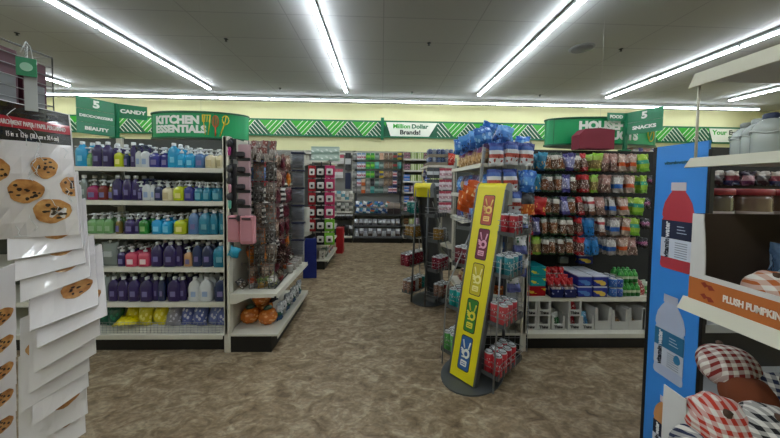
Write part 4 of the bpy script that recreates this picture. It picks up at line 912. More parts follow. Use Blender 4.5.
for r, ln in enumerate([[(494,143,WB),(509.5,142,WB),(524,143,WB)],[(493,169,WB),(509,169,WB),(526,170,BLU[0])],[(513,191,WB),(527,193,DO)],[(499,213,BD),(521,214,WP)],[(500,236,BD),(521,236,WP)],[(503,257,BD),(521,258,WP)],[(500,276,DO),(516,274,WP)]]):
    nmv = {id(WB):'white and blue with red pictures', id(BLU[0]):'bright blue', id(DO):'dark and orange', id(WP):'white and periwinkle', id(BD):'dark blue'}
    for c, (px, yt, m) in enumerate(ln): wing(px, yt, m, nmv[id(m)], row=r, c=c if len(ln) == 3 else c*2, h=.185 if r < 3 else .155)
t = thing('support_bar', 'slanted pale metal bar rising beside the chip bags', 'bar', (.84, 2.44, 1.30)); MB().cbox(-.012,.012,-.012,.012,0,.48,.002).build('bar', mat('a8abae', .4, .4), t)
t.rotation_euler = (0, R(5), 0)
# ---------------------------------------------------------------- yellow can stands
YEL = mat('dccf0e', .4); FRM = mat('5d6163', .4, .5)
def rrect(w, h, r, n=5, cx=0, cz=0):
    pts = []
    for (sx, sz, a0_) in ((1,-1,-90),(1,1,0),(-1,1,90),(-1,-1,180)):
        for k in range(n):
            a = R(a0_ + 90*k/(n-1)); pts.append((cx+sx*(w/2-r)+r*math.cos(a), cz+sz*(h/2-r)+r*math.sin(a)))
    return pts
def stand(label, loc, rz, lean=.30, back=.46, wb=.20, wt=.235):
    t = thing('can_display_stand', label, 'display stand', loc, rz)
    HT = 1.42
    base = MB(); n = 28; base.prismz([(.21*math.cos(2*PI*k/n), .15+.28*math.sin(2*PI*k/n)) for k in range(n)], 0, .012); base.build('base_plate', FRM, t)
    # leaning face panel in its own frame: u across, v up the slope
    L = math.hypot(lean, HT-.02); up = Vector((0, lean, HT-.02)).normalized()
    M = frame((0, 0, .02), (1,0,0), up)
    p = MB(); p.prism([(-wb/2,0),(wb/2,0),(wt/2,L),(-wt/2,L)], 0, .008); pan = obj('yellow_panel', p.mesh(YEL), t, M); obj('back_plate', MB().prism([(-wb/2,0),(wb/2,0),(wt/2,L),(-wt/2,L)], .008, .014).mesh(DSTEEL), t, M)
    for s_ in (-1, 1):
        q = MB(); q.prism([(s_*wb/2,0),(s_*(wb/2+.014),0),(s_*(wt/2+.014),L),(s_*wt/2,L)][::s_], -.004, .05); obj('side_rail', q.mesh(FRM), t, M)
    # header curling over the top
    h = MB(); arc = [(lean + .05*(1-math.cos(a)) , HT + .05*math.sin(a)) for a in [PI*k/8 for k in range(9)]] + [(lean+.10, HT-.11)]
    inner = [(y*1.0, z-.006) for y, z in reversed(arc)]
    h.prismx(arc + inner, -wt/2, wt/2); h.build('yellow_header', YEL, t)
    for s_ in (-1, 1):
        e = MB(); e.prismx([(lean-.004, HT-.12)] + [(y, z+.004) for y, z in arc] + [(lean+.104, HT-.12)], s_*(wt/2+.007)-.005, s_*(wt/2+.007)+.005); e.build('header_end', mat('85898b', .45, .4), t)
    for s_ in (-1, 1):
        MB().tube([(s_*.10,back,.012),(s_*.09,lean+.09,HT-.02)], .012, 6).build('rear_upright', FRM, t)
        MB().tube([(s_*.22,.0+.06,.012),(s_*.22,.10,.62),(s_*.10,lean+.02,1.25)], .006, 5).build('wire_upright', WIRE, t)
    zt = [.10, .44, .78, 1.08]
    for k, z in enumerate(zt):
        yl = .06 + lean*z/HT*.75; yh = back - .03 - (back-lean-.09)*z/HT
        if k == 3: yh += .08
        for s_ in (-1, 1):
            xa, xb = sorted((s_*.115, s_*.245)); y0_ = yl; tr = MB()
            tr.cbox(xa,xb,y0_,yh+.04,z,z+.006,.002); tr.box(s_*.2425-.0025,s_*.2425+.0025,y0_,yh+.04,z,z+.04); tr.box(xa,xb,yh+.035,yh+.04,z,z+.04); tr.box(xa,xb,y0_-.003,y0_,z,z+.03)
            tray = tr.build('tray', FRM, t); w_ = MB()
            for zz_ in (.07,.11): w_.tube([(s_*.115,y0_,z+zz_),(s_*.25,y0_,z+zz_),(s_*.25,yh+.04,z+zz_),(s_*.115,yh+.04,z+zz_)], .0025, 4)
            for j in range(5): w_.tube([(s_*.25,y0_+(yh-y0_)*j/4,z),(s_*.25,y0_+(yh-y0_)*j/4,z+.11)], .002, 4)
            w_.build('wire_rail', WIRE, tray)
        MB().cbox(-.115,.115,lean*z/HT+.05,lean*z/HT+.062,z,z+.012,.002).build('cross_bar', FRM, t)
    # five printed cans with a two finger hand on each
    PR = [('b04a2c','e8c56a'),('6a1a38','d99ab0'),('c2b21c','ece29a'),('2f7a2e','e0cf3a'),('2a5fa0','e6e6e0')]
    for k, (bg, hc) in enumerate(PR):
        cz = L - .17 - k*.272; B_ = MB()
        B_.prism(rrect(.096,.245,.016,5,0,cz), -.002, 0); B_.cur = 1; B_.prism(rrect(.086,.233,.013,5,0,cz), -.0035, -.002)
        pr = obj('printed_can', B_.mesh([mat('2a1a18', .4), mat(bg, .4)]), t, M)
        H_ = MB()
        H_.tube([(.024,-.005,cz+.035),(.034,-.005,cz+.085)], .0055, 5); H_.tube([(-.008,-.005,cz+.035),(-.026,-.005,cz+.09)], .0055, 5)
        H_.lathe([(.001,0),(.001,.001)],3)
        pts = [(.012+.026*math.cos(a), cz+.0+.034*math.sin(a)) for a in [2*PI*j/16 for j in range(16)]]
        H_.prism(pts, -.0055, -.0035)
        for j in range(3): H_.tube([(-.034+.004*j,-.0055,cz+.03-.014*j),(-.008,-.0055,cz+.014-.013*j)], .0062, 5)
        H_.tube([(-.02,-.006,cz-.028),(.018,-.006,cz-.022)], .006, 5)
        H_.prism(rrect(.05,.04,.006,4,0,cz-.07), -.0055, -.0035)
        obj('hand_print', H_.mesh(mat(hc, .4)), pr)
        D_ = MB(); pts = [(.010+.014*math.cos(a), cz-.002+.016*math.sin(a)) for a in [2*PI*j/12 for j in range(12)]]; D_.prism(pts, -.0065, -.0055)
        D_.box(-.018,.018,-.0065,-.0055,cz-.066,cz-.062).box(-.018,.018,-.0065,-.0055,cz-.08,cz-.074)
        obj('print_detail', D_.mesh(mat(bg, .4)), pr)
    return t, zt
def fill_stand(t, zt, spec, which, lean=.30, back=.46):
    Mw = Matrix.Translation(t.location) @ Matrix.Rotation(t.rotation_euler[2], 4, 'Z')
    for (lv, side, hexs, nm) in spec:
        z = zt[lv] + .008; yl = .10 + lean*z/1.4*.75
        for k, h in enumerate(hexs):
            for c in range(2):
                p = Mw @ Vector((side*(.15+c*.066), yl + k*.07, z))
                can(h, p, f'{nm} can on the {which} stand, {["lowest","second","third","top"][lv]} tray, {ORD[k]} back, {["inner","outer"][c]}' + (' right side' if side > 0 else ' left side'), f'cans on the {which} yellow stand', rz=random.random()*.3)
s1, zt = stand('tall leaning yellow display stand with five printed cans, in front of the chip endcap', (.60, 2.02, 0), R(-50), .36, .44)
fill_stand(s1, zt, [(0, 1, ['c0303c','c8404a','b02c38','c0303c'], 'red'), (1, 1, ['c24a50','c8505a','b8404a'], 'coral red'), (2, 1, ['2f7a86','3a8a92','2a5f8a'], 'teal'), (3, 1, ['a02430','8a2430'], 'dark red'), (0, -1, ['5fae5a','b9c9b4','4a9a4a','5fae5a'], 'green and white'), (1, -1, ['1f9a98','a02430','8a2a30'], 'teal or red'), (2, -1, ['6a2430','8a8c90'], 'maroon')], 'nearer', .36, .44)
s2, zt = stand('second yellow topped can stand turned away, left of the chip endcap', (.74, 3.66, 0), R(137), .28, .42)
fill_stand(s2, zt, [(0, 1, ['1f8f8a','8a5a3a','a0a4a4','7a2a2a','8a6a5a'], 'mixed'), (1, 1, ['7a1630','801a34','7a1630','6a1430','7a1630'], 'maroon'), (2, 1, ['8a6a2a','927030','8a6a2a'], 'tan'), (3, 1, ['146a66','187470'], 'dark teal'), (0, -1, ['a0a4a4','7a2a2a','8a6a5a'], 'grey or brown'), (1, -1, ['7a1630','801a34','7a1630'], 'maroon'), (2, -1, ['8a8c90','927030'], 'grey or tan')], 'farther', .28, .42)
# ---------------------------------------------------------------- near right shelf unit
t = thing('shelf_unit', 'near white shelf unit at the right edge, its shelf ends pointing at the blue panel', 'shelving', (0,0,0))
RX, RY0, RY1 = 1.115, -.35, 1.0
MB().box(1.60, 1.62, RY0, RY1, 0, 1.95).build('back_panel', mat('55575a', .7), t)
for y in (RY0+.03, RY1-.03): MB().cbox(1.575, 1.60, y-.03, y+.03, 0, 1.95, .003).build('upright', SHELF, t)
for z, lip in ((1.857,.05),(1.557,.032),(1.053,.042),(.42,.04)):
    s_ = MB().cbox(RX, 1.60, RY0, RY1, z-.025, z, .002).build('shelf', mat('bdbcb4', .45), t)
    r_ = MB(); n = lip
    r_.prism([(RX-.022, z-n), (RX-.018, z-n-.002), (RX+.006, z-.004), (RX+.004, z+.002), (RX, z+.002)], RY0, RY1); r_.build('price_rail', mat('c9c6b4', .4), s_)
MB().box(RX+.03, 1.58, RY0, RY1, 0, .10).build('kick_plate', BLACK, t)
ORG = mat('b5652a', .6)
def plush_carton(z, label, txt, dx=0, fl=.035):
    t = thing('display_carton', label, 'carton', (0, 0, z), 0, 'open cartons of plush pumpkins')
    x0, y1, y0, H = RX+.004+dx, .985, .25, .305
    f = MB()
    # front wall: tall flange at the far end, curved down to a low lip
    pts = [(y0,0),(y1,0),(y1,H),(y1-fl,H)] + [(y1-fl-.012*math.sin(a), H-.02-(H-.115)*(a/(PI/2))) for a in [PI/2*k/6 for k in range(7)]] + [(y0,.09)]
    f.prismx(pts, x0, x0+.004); f.build('front_wall', mat('cbcac8', .6), t)
    MB().box(x0-.0015, x0, y0, y1, 0, .078).build('orange_band', ORG, t)
    i_ = MB(); BRN = mat('4a3c30', .85)
    i_.box(x0+.004, 1.55, y1-.004, y1, 0, H if txt else .2).box(1.546, 1.55, y0, y1, 0, H).box(x0+.004, 1.55, y0, y1, 0, .004); i_.build('inner_wall', BRN, t)
    lt = obj('lettering', text_mesh('PLUSH PUMPKIN', .030, mat('e6ddd2', .6), bold=.001, sx=.62), t, frame((x0-.003, .812, .037), (0,-1,0), (0,0,1)))
    m = MB()
    for s_ in (-1,1):
        m.M = frame((x0-.002, .925, .04+s_*.02), (0,-1,0), (0,0,1)) @ Matrix.Rotation(.3, 4, 'Y')
        m.prism([(-.022,.0),(-.006,-.009),(.0,0),(.008,-.01),(.022,0),(.008,.009),(-.004,.004),(-.012,.01)], -.001, 0)
    m.M = None; m.build('leaf_print', mat('8a2f18', .6), t)
    return t
plush_carton(1.055, 'white and orange PLUSH PUMPKIN carton on the shelf beside the blue panel', True)
plush_carton(.425, 'lower open carton full of gingham pumpkins at the bottom right', False, -.075, .075)
GH = {'red': gingham('b5331f', 11), 'dark red': gingham('7a1f1a', 11), 'black': gingham('121214', 11), 'navy': gingham('1a2444', 11), 'orange': gingham('b5602a', 8)}
def plush(loc, r, m, label, tilt=(0,0,0)):
    t = thing('plush_pumpkin', label, 'plush pumpkin', loc); t.rotation_euler = tilt
    pr = [(r*math.sin(a)**.72+.002, r*.93*(1-math.cos(a))) for a in [PI*k/14 for k in range(15)]]
    MB().lathe(pr, 40, lobes=8, la=.045).build('pumpkin_body', m, t)
    MB().tube([(0,0,r*1.5),(0,.004,r*1.75),(.012,.008,r*1.95)], r*.13, 7).build('stem', mat('4a3424', .9), t)
def at(px, py, Y, r): p = P(px, py, Y); return (p.x, p.y, p.z - r*.8)
plush(at(712,410,.92,.084), .084, GH['red'], 'red and white gingham plush pumpkin at the front of the lower carton', (R(25),R(-35),R(20)))
plush(at(752,402,.90,.07), .07, mat('6b3418', .95), 'plain brown plush pumpkin between the red and black gingham ones', (R(-20),R(20),0))
plush(at(764,432,.84,.09), .09, GH['black'], 'black and white gingham plush pumpkin in the lower carton', (R(10),R(-20),R(40)))
plush(at(786,396,.90,.07), .07, GH['navy'], 'navy and white gingham plush pumpkin at the right edge of the lower carton', (R(10),R(-20),0))
plush(at(734,372,.97,.078), .078, GH['dark red'], 'dark red gingham plush pumpkin high at the back of the lower carton', (R(-15),R(15),R(30)))
plush(at(700,455,.88,.085), .085, GH['navy'], 'navy gingham plush pumpkin under the red one in the lower carton', (R(10),0,R(50)))
for k, (x, y) in enumerate([(1.22,.55),(1.40,.62),(1.42,.85),(1.24,.74)]):
    plush((x, y, .43), .085, [GH['orange'], GH['dark red'], GH['black'], GH['orange']][k], f'gingham plush pumpkin low in the lower carton, {ORD[k]} from the front corner')
plush(at(770,291,.86,.062), .064, GH['orange'], 'orange and cream gingham plush pumpkin in the upper carton', (R(10),R(-25),R(30)))
plush(at(795,300,.82,.06), .06, mat('c9c0b4', .95), 'cream plush pumpkin at the right edge of the upper carton')
bb = MB(); bb.pillow(.22, .20, .12, nx=12, nz=14, jit=.004)
put('plastic_bag', bb.mesh(bagmat([(0,'2a3a4c'),(.4,'3c526a')], blot='7f99b0', lo=.4, hi=.9, scale=2, rough=.15, wrinkle=.9)), (1.33, .83, 1.06), 'dark blue crinkled plastic bag inside the upper carton', 'bag', None, (0,R(8),R(-60)))
# short clear bottles on the middle shelf
jm = mat('a9b0ab', .2, coat=.5)
for k, (px, Y) in enumerate([(769,.84),(757.5,.91),(746,.97)]):
    p = P(px, 150, Y); t = thing('clear_jug', f'short grey translucent jug on the middle near shelf, {["nearest, with navy cap","middle of three","farthest of three"][k]}', 'jug', (p.x, Y, 1.558), 0, 'short translucent jugs')
    b = MB().lathe([(.034,0),(.038,.004),(.038,.06),(.036,.066),(.038,.072),(.034,.088),(.022,.102),(.014,.108)], 16); b.build('body', jm, t)
    w_ = MB().tube([(.0395*math.cos(a), .0395*math.sin(a), .066+.005*math.sin(3*a)) for a in [2*PI*j/28 for j in range(28)]], .0022, 5, True); w_.build('wave_ridge', mat('b9bdb9', .3), t)
    MB().lathe([(.016,.106),(.017,.108),(.017,.12),(.013,.124)], 12).build('cap', mat('25304f' if k == 0 else 'a0a6a4', .4), t)
# ---------------------------------------------------------------- black rack with blue printed side
bp = P(706,141,1.29); X0 = 1.50; YA, YBk = 1.29, 1.515; HB = bp.z-.0
t = thing('beverage_rack', 'black rack with a bright blue side panel showing drink bottles', 'rack', (0,0,0))
MB().box(X0+.012, 2.30, YBk-.012, YBk, 0, HB-.03).build('back_panel', BLACK, t)
MB().cbox(X0+.02, X0+.05, YA-.012, YA+.012, 0, HB-.05, .002).build('front_post', BLACK, t); MB().cbox(2.27, 2.30, YA-.012, YA+.012, 0, HB-.05, .002).build('front_post', BLACK, t)
MB().cbox(X0+.02, 2.30, YA-.015, YA, HB-.085, HB-.03, .002).build('header', BLACK, t)
MB().lathe([(.008,0),(.006,.003)], 10).build('header_rivet', mat('d8d4c4', .4), t).matrix_local = frame((X0+.15, YA-.016, HB-.058), (1,0,0), (0,-1,0))
for z in (1.12,.80,.45,.10): 
    sh = MB().box(X0+.02, 2.28, YA-.01, YBk-.01, z-.01, z).build('shelf', mat('a9abaa', .5), t)
    MB().box(X0+.02, 2.28, YA-.014, YA-.01, z-.035, z+.004).build('price_rail', mat('a3a5a4' if .5 < z < 1 else '2a2a2c', .5), sh)
BLUE = mat('378ce2', .45, var=.02)
pan = MB(); pan.prismx([(YA-.02,0),(YBk+.0,0),(YBk,HB-.0),(YA-.02,HB+.0)], X0, X0+.012); pan.build('blue_side_panel', BLUE, t)
MB().cbox(X0-.002, X0+.016, YBk, YBk+.02, 0, HB-.0, .002).build('rear_edge_trim', BLACK, t)
MB().cbox(X0+.0, X0+.02, YA-.034, YA-.02, 0, HB-.04, .002).build('front_edge_trim', BLACK, t)
def onpanel(y, z, lift=.0): return frame((X0-lift, y, z), (0,-1,0), (0,0,1))      # local x runs towards the shopper
W_ = mat('e9ebee', .45)
def drink(yc, z0, H, liq, capc, labc, labc2, textc, name):
    M = onpanel(yc, z0); w = H*.36
    o = MB(); half = [(.40,0),(.46,.02),(.47,.06),(.45,.10),(.46,.14),(.46,.56),(.43,.585),(.47,.61),(.46,.67),(.40,.76),(.28,.84),(.20,.88),(.20,.90)]
    pts = [(w*x_, H*z_) for x_, z_ in half] + [(-w*x_, H*z_) for x_, z_ in reversed(half)]
    o.prism(pts, -.002, 0); p_ = obj('printed_bottle', o.mesh(mat(liq, .4, var=.12)), t, M)
    c = MB(); c.prism([(-w*.22,H*.895),(w*.22,H*.895),(w*.22,H*.985),(-w*.22,H*.985)], -.0035, -.002)
    for k in range(9): c.box(-w*.22+w*.44*k/9+.001, -w*.22+w*.44*k/9+.002, -.0042, -.0035, H*.90, H*.98)
    obj('printed_cap', c.mesh(mat(capc, .5)), p_)
    l = MB(); l.box(-w*.46, w*.46, -.0035, -.002, H*.35, H*.555); obj('label_top', l.mesh(mat(labc, .5)), p_)
    l = MB(); l.box(-w*.46, w*.46, -.0035, -.002, H*.13, H*.35); obj('label_bottom', l.mesh(mat(labc2, .5)), p_)
    for s_, m_, zc in (('water', W_ if textc else W_, .45), ('vitamin', mat('1d2433', .5), .235)):
        tx = obj('lettering', text_mesh(s_, H*.075, m_, bold=.0012, sx=1.0), p_); tx.matrix_local = Matrix.Translation((-w*.27, -.0045, H*zc)) @ Matrix.Rotation(-PI/2, 4, 'Y')
    q = MB()
    for k in range(7): q.box(-w*.02, w*.34, -.0042, -.0035, H*(.15+.026*k), H*(.16+.026*k))
    obj('fine_print', q.mesh(mat('8b93a0', .6)), p_)
    q = MB()
    for k in range(3): q.box(w*.02, w*(.3-.04*k), -.0042, -.0035, H*(.42+.035*k), H*(.428+.035*k))
    obj('label_lines', q.mesh(mat('b9c6d8', .6)), p_)
    return p_
Hb = .435
drink(1.39, 1.03, .455, 'b93c48', 'c9c2c8', '1d2440', 'ccd3e0', 1, 'red')
d2 = drink(1.40, .455, .445, 'b4bdd4', 'b9bdd0', '2a6f96', 'c3c9d4', 1, 'pale')
dr = MB().prism([(.016*math.sin(a)*(1-.0), .0+.016*math.cos(a)*(1.0 if math.cos(a) < .3 else 1.9)) for a in [2*PI*k/16 for k in range(16)]], -.005, -.0035)
obj('drop_print', dr.mesh(mat('2f7fae', .4)), d2).location = (.045, 0, .12)
drink(1.40, .0, .355, 'd89a60', 'c9c2c8', '1d2440', 'ccd3e0', 1, 'orange')
tx = obj('lettering', text_mesh('vitaminwater', .024, mat('175a72', .5), bold=.0008), t, onpanel(1.405, 1.58, .002))
for k, x in enumerate((1.66,1.86,2.06)):
    t = thing('red_lidded_jar', f'tall clear brown jar with red lid in the black rack, {ORD[k]} from the blue panel', 'jar', (x, 1.395, 1.121), 0, 'red lidded jars in the black rack')
    MB().lathe([(.08,0),(.088,.01),(.088,.28),(.082,.30)], 20).build('jar_body', mat(['4a3d35','6a5344','5a4638'][k], .12, coat=.6, var=.25), t)
    MB().lathe([(.088,.298),(.09,.30),(.09,.325),(.085,.33)], 20).build('red_lid', mat('8a2028', .35), t)
    MB().lathe([(.089,.09),(.0892,.22)], 20).build('jar_label', mat('8a7a70', .5), t)
for k in range(8):
    put('small_snack_pack', bag_me(.075,.075,.03,[gen('2a3a6a','8a3a4a','c9c0b8'),gen('6a3a5a','c9a8b0','3a3040'),gen('2c2c30','6a6a70','b0a8a0')][k%3]), (1.62+k*.085, 1.47, 1.47), f'small dark snack pack hung at the top of the black rack, {ORD[k]} from left', 'snack pack', 'small packs at the top of the black rack')
p = P(687,120,.985)
t = thing('shelf_rod', 'thin pale rod joining the two upper near shelves at their far corner', 'rod', (RX+.008, .99, 1.557)); MB().tube([(0,0,0),(0,0,.276)], .004, 8).build('pole', mat('c9c5b4', .4), t)
# ---------------------------------------------------------------- near left hanging packs
S = 1.15
class Patch:
    def __init__(s, TL, TR, BL, BR, bow=.0):
        s.c = [Vector(q) for q in (BL, BR, TL, TR)]; s.n = ((s.c[1]-s.c[0]).cross(s.c[2]-s.c[0])).normalized(); s.bow = bow
    def at(s, u, v, d=0):
        a, b, c, e = s.c; p = a.lerp(b, u).lerp(c.lerp(e, u), v)
        return p + s.n*(d + s.bow*math.sin(PI*u)*.6 + s.bow*math.sin(PI*v)*.4)
    def sheet(s, mb, u0, u1, v0, v1, d0, d1, nu=6, nv=8, wob=0):
        vs = []
        for d in (d1, d0):
            for j in range(nv+1):
                for i in range(nu+1):
                    u = u0+(u1-u0)*i/nu; v = v0+(v1-v0)*j/nv
                    e = wob*math.sin(9*u+5*v)*math.sin(7*v) if wob else 0
                    vs.append(s.at(u, v, d+e))
        W = nu+1; o = W*(nv+1); fs = []
        for j in range(nv):
            for i in range(nu): a = j*W+i; fs += [(a,a+1,a+W+1,a+W),(o+a,o+a+W,o+a+W+1,o+a+1)]
        for j in range(nv): a = j*W; fs.append((a,a+W,o+a+W,o+a)); a = j*W+nu; fs.append((a,o+a,o+a+W,a+W))
        for i in range(nu): fs.append((i,o+i,o+i+1,i+1)); a = nv*W+i; fs.append((a,a+1,o+a+1,o+a))
        return mb.add(vs, fs, False)
    def blob(s, mb, u, v, ru, rv, d, n=22, rag=.05, lift=.0015):
        pts = []
        for k in range(n):
            a = 2*PI*k/n; q = 1 + rag*math.sin(3*a+u*20) + rag*.6*math.sin(7*a)
            pts.append((u+ru*q*math.cos(a), v+rv*q*math.sin(a)))
        cl = lambda x: min(max(x, .004), .996)
        o = [s.at(cl(a), cl(b), d) for a, b in pts]; o2 = [s.at(cl(a), cl(b), d-lift) for a, b in pts]
        return mb.add(o+o2, [tuple(range(n))] + [(k, k+n, (k+1)%n+n, (k+1)%n) for k in range(n)])
def cookie_mat():
    m, nt, b = new('cookie_print'); L = nt.links.new; N = nt.nodes.new
    tc = N('ShaderNodeTexCoord'); n1 = N('ShaderNodeTexNoise'); n1.inputs['Scale'].default_value = 35; n1.inputs['Detail'].default_value = 4; L(tc.outputs['Object'], n1.inputs[0])
    r = ramp(nt, [(.3,'8f5a2a'),(.5,'b47c42'),(.7,'cb9a5c')], 'LINEAR'); L(n1.outputs['Fac'], r.inputs[0]); L(r.outputs[0], b.inputs['Base Color'])
    b.inputs['Roughness'].default_value = .35; b.inputs['Coat Weight'].default_value = .6; return m
COOK = cookie_mat(); CHIPM = mat('2a1710', .35, coat=.6); PAPER = mat('d6d1d1', .35, coat=.5, var=.03); PBLK = mat('16171a', .25, coat=.7); PRED = mat('a8182c', .3, coat=.6); PTX = mat('d9d2d0', .4)
def ontop(me, pa, u0, v0, k, slope=0):
    for v in me.vertices: v.co = pa.at(u0 + v.co.x*k, v0 + v.co.z*k*1.0 + slope*v.co.x, .0138 - v.co.y)
    return me
def cookie(pa, t, u, v, ru, rv, nchip=9, d=.009, seed=0):
    rnd = random.Random(seed); m = MB(); pa.blob(m, u, v, ru, rv, d); c = obj('cookie_print', m.mesh(COOK), t)
    m = MB()
    for k in range(nchip):
        a = rnd.uniform(0, 2*PI); q = rnd.uniform(.1,.8); pa.blob(m, u+ru*q*math.cos(a), v+rv*q*math.sin(a), ru*rnd.uniform(.08,.17), rv*rnd.uniform(.07,.15), d+.0012, 8, .1, .001)
    obj('chocolate_chips', m.mesh(CHIPM), c)
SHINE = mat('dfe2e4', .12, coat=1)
# front pack
pa = Patch(P(-14,96,.80*S), P(70,114.6,1.0*S), P(1,238.5,.91*S), P(80.5,233,.97*S), .0)
t = thing('parchment_paper_pack', 'topmost pack of cookie printed parchment paper with black and red header', 'paper pack', (0,0,0), 0, None)
pa.sheet(MB_q := MB(), 0, 1, 0, 1, 0, .008, wob=.003); MB_q.build('pack_body', PAPER, t)
pa.sheet(m := MB(), 0, 1, .74, 1, .008, .0095, wob=.003); m.build('black_header', PBLK, t)
pa.sheet(m := MB(), 0, 1, .83, .905, .0095, .0102, wob=.003); m.build('red_band', PRED, t)
obj('lettering', ontop(text_mesh('PARCHMENT PAPER / PAPEL PERGAMINO', .046, PTX, bold=.0004, sx=.92, spacing=1.05), pa, .54, .866, 1.0), t)
obj('lettering', ontop(text_mesh('15 in  x  12 in  (38.1 cm x 30.4 cm)', .05, PTX, sx=.9), pa, .52, .785, 1.0), t)
obj('lettering', ontop(text_mesh('20 SHEETS', .03, mat('6a6c70', .5)), pa, .78, .95, 1.0), t)
for k, (u, v, ru, rv) in enumerate([(.06,.53,.14,.085),(.62,.55,.17,.085),(.37,.37,.22,.092),(.97,.40,.17,.08),(.68,.205,.25,.098)]): cookie(pa, t, u, v, ru, rv, 11, .0105, k)
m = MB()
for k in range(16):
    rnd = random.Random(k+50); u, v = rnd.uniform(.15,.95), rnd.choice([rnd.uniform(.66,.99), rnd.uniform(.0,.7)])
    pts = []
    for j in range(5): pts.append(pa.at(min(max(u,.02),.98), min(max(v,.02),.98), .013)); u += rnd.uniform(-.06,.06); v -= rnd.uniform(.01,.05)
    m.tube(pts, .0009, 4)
m.build('crease_glint', SHINE, t)  # pale streaks modelled as highlights glinting along creases in the film
# packs shingled below
LOW = [((8.5,260.8),(83,248.5)),((16,281.5),(86,263)),((21.5,302.7),(90.8,276.5)),((31,331.5),(99,305)),((38.5,348.5),(107.7,315)),((35.4,373),(100.8,334.6)),((31,393),(96.5,353)),((22,412),(90,371)),((33.8,425.6),(89,386)),((20,452),(88,413)),((30,470),(86,432))]
def low_pack(k, bl, br, dx, label, grp, sc=1.0, tilt=.13):
    dl, dr_ = bl[1]-183, br[1]-183
    Yr = .985*S*sc; Yl = Yr*(.91 if sc == 1 else .86)
    BR, BL = P(br[0]+dx, br[1], Yr), P(bl[0]+dx, bl[1], Yl)
    h = .30; upv = Vector((-tilt*.75, tilt*.66, h))
    if k in (3,4): upv = Vector((-.14, .13, .25))
    pa = Patch(BL+upv, BR+upv, BL, BR)
    t = thing('parchment_paper_pack', label, 'paper pack', (0,0,0), 0, grp)
    m = MB(); pa.sheet(m, 0, 1, 0, 1, 0, .007, wob=.0015); m.build('pack_body', PAPER, t)
    cookie(pa, t, .68, (.275 if k < 3 else .315), .25, .115, 7, .009, k+7)
    cookie(pa, t, .30, .60, .22, .10, 7, .009, k+9)
for k, (bl, br) in enumerate(LOW):
    low_pack(k, bl, br, 0, f'cookie printed parchment pack shingled under the topmost one, {ORD[k]} below it', 'parchment packs shingled down the front strip')
for k in range(5):
    bl, br = LOW[6+min(k,4)]; q = 330 + k*27
    low_pack(6, (-42, q+34), (15, q), 0, f'parchment pack in the rear strip at the left edge, {ORD[k]} down', 'parchment packs of the rear strip', 1.16, .03)
t = thing('merchandising_strip', 'dark upright strip the parchment packs hang from', 'clip strip', (0,0,0)); q = P(30,300,1.25*S); MB().cbox(q.x-.03,q.x+.03,q.y+.02,q.y+.03,.3,1.75,.002).build('strip', DSTEEL, t)
# wire basket rack above with boxed goods
q0 = P(52,58,1.0*S); q1 = P(52,126,1.0*S); gx = q0.x
t = thing('wire_basket', 'wire basket rack at the upper left holding maroon boxed goods', 'basket', (0,0,0))
gy0, gy1 = .55*S, 1.0*S; gz0, gz1 = q1.z, q0.z
MB().tube([(gx,gy0,gz0),(gx,gy1,gz0),(gx,gy1,gz1),(gx,gy0,gz1)], .0035, 5, True).build('front_frame', DSTEEL, t)
m = MB()
for k in range(1,7): m.tube([(gx,gy0,gz0+(gz1-gz0)*k/7),(gx,gy1,gz0+(gz1-gz0)*k/7)], .0018, 4)
for y in (gy0+.15, gy0+.3): m.tube([(gx,y,gz0),(gx,y,gz1)], .002, 4)
m.build('wire_mesh', WIRE, t)
MB().box(gx-.35,gx,gy0,gy1,gz0-.004,gz0).build('basket_floor', DSTEEL, t)
m = MB()
for k in range(8): m.tube([(gx-.35,gy1,gz0+(gz1-gz0)*k/7),(gx,gy1,gz0+(gz1-gz0)*k/7)], .0018, 4)
m.build('end_wires', WIRE, t)
MAR = mat('4a1f2c', .5); GRY = mat('6e7072', .5)
for k in range(6):
    y = gy1-.045-k*.085
    t = thing('gift_box', f'maroon box with grey window in the wire basket, {ORD[k]} from the far end', 'box', (gx-.012, y, gz0+.001), 0, 'maroon boxes in the wire basket')
    hh = (gz1-gz0)*(.93 if k % 2 else .86)
    MB().cbox(-.20,0,-.036,.036,0,hh,.003).build('box_body', MAR, t)
    MB().cbox(-.001,.004,-.024,.026,.02,hh*.62,.002).build('grey_window', GRY, t)
t = thing('hanging_tag', 'green hang tag with white round emblem on a wire hook', 'tag', (0,0,0))
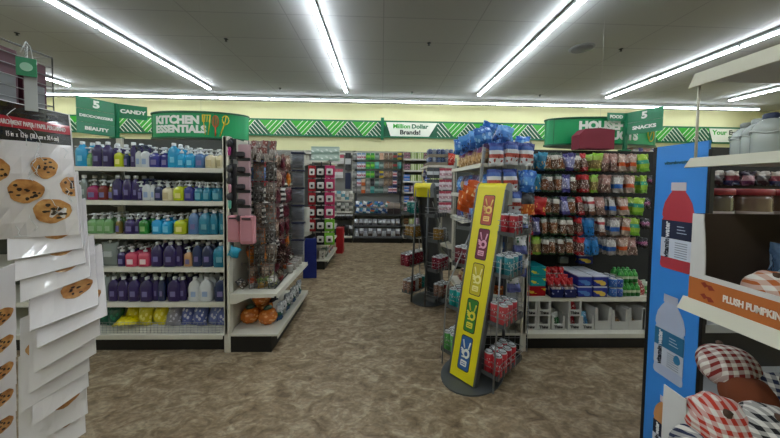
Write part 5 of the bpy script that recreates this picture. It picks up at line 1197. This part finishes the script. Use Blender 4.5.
M = frame(P(26.5,67,.86*S), (.85,.53,0), (0,0,1))
m = MB(); m.cbox(-.023,.023,-.001,.001,-.03,.03,.0008); obj('tag_card', m.mesh(mat('1f7a55', .3, coat=.5)), t, M)
m = MB(); m.prism([(.014*math.cos(a), .014*math.sin(a)) for a in [2*PI*k/20 for k in range(20)]], -.003, -.001); obj('round_emblem', m.mesh(mat('8fb9a0', .5)), t, M)
a_ = P(26,60,.86*S); b_ = P(26,46,.88*S); m = MB()
for k in range(5): c_ = a_.lerp(b_, (k+.5)/5); m.tube([(c_.x+.004*math.cos(w_), c_.y, c_.z+.008*math.sin(w_)) for w_ in [2*PI*j/8 for j in range(8)]], .0014, 4, True)
m.tube([P(20,52,.87*S), P(26,42,.88*S), P(30,47,.9*S), P(33,60,.9*S)], .002, 5); m.build('wire_hook', mat('b9bcbe', .3, .8), t)
M2 = frame(P(31,93,.87*S), (.85,.53,0), (0,0,1)); m = MB(); m.cbox(-.015,.015,-.001,.001,-.06,.06,.0008); obj('clear_strip', m.mesh(mat('a5a8aa', .15, coat=.8)), t, M2)
gL = shelf_unit('near_shelving', 'dark shelf unit behind the parchment packs at the left edge', 'shelving', -1.95, .10, PI/2, 1.05, 1.55, .40, [.45, .85, 1.2], .42, back='1b1c1e')
for k in range(6):
    put('dark_snack_box', box_me(.12,.16,.2,gen('1c1c20','3a2026','1c1c20')), (-1.58, .25+k*.15, [.853,.453][k%2]), f'dark maroon box on the left edge shelf unit, {ORD[k]} from the near end', 'box', 'dark boxes on the left edge shelf unit', (0,0,PI/2))
# ---------------------------------------------------------------- world and view
w = bpy.data.worlds.new('world'); bpy.context.scene.world = w; w.use_nodes = True
w.node_tree.nodes['Background'].inputs[0].default_value = (.8,.85,.9,1); w.node_tree.nodes['Background'].inputs[1].default_value = .1
vs = bpy.context.scene.view_settings; vs.view_transform = 'Standard'; vs.look = 'None'; vs.gamma = 1; vs.exposure = .72
bpy.context.scene.cycles.use_denoising = True
bpy.context.scene.cycles.max_bounces = 6
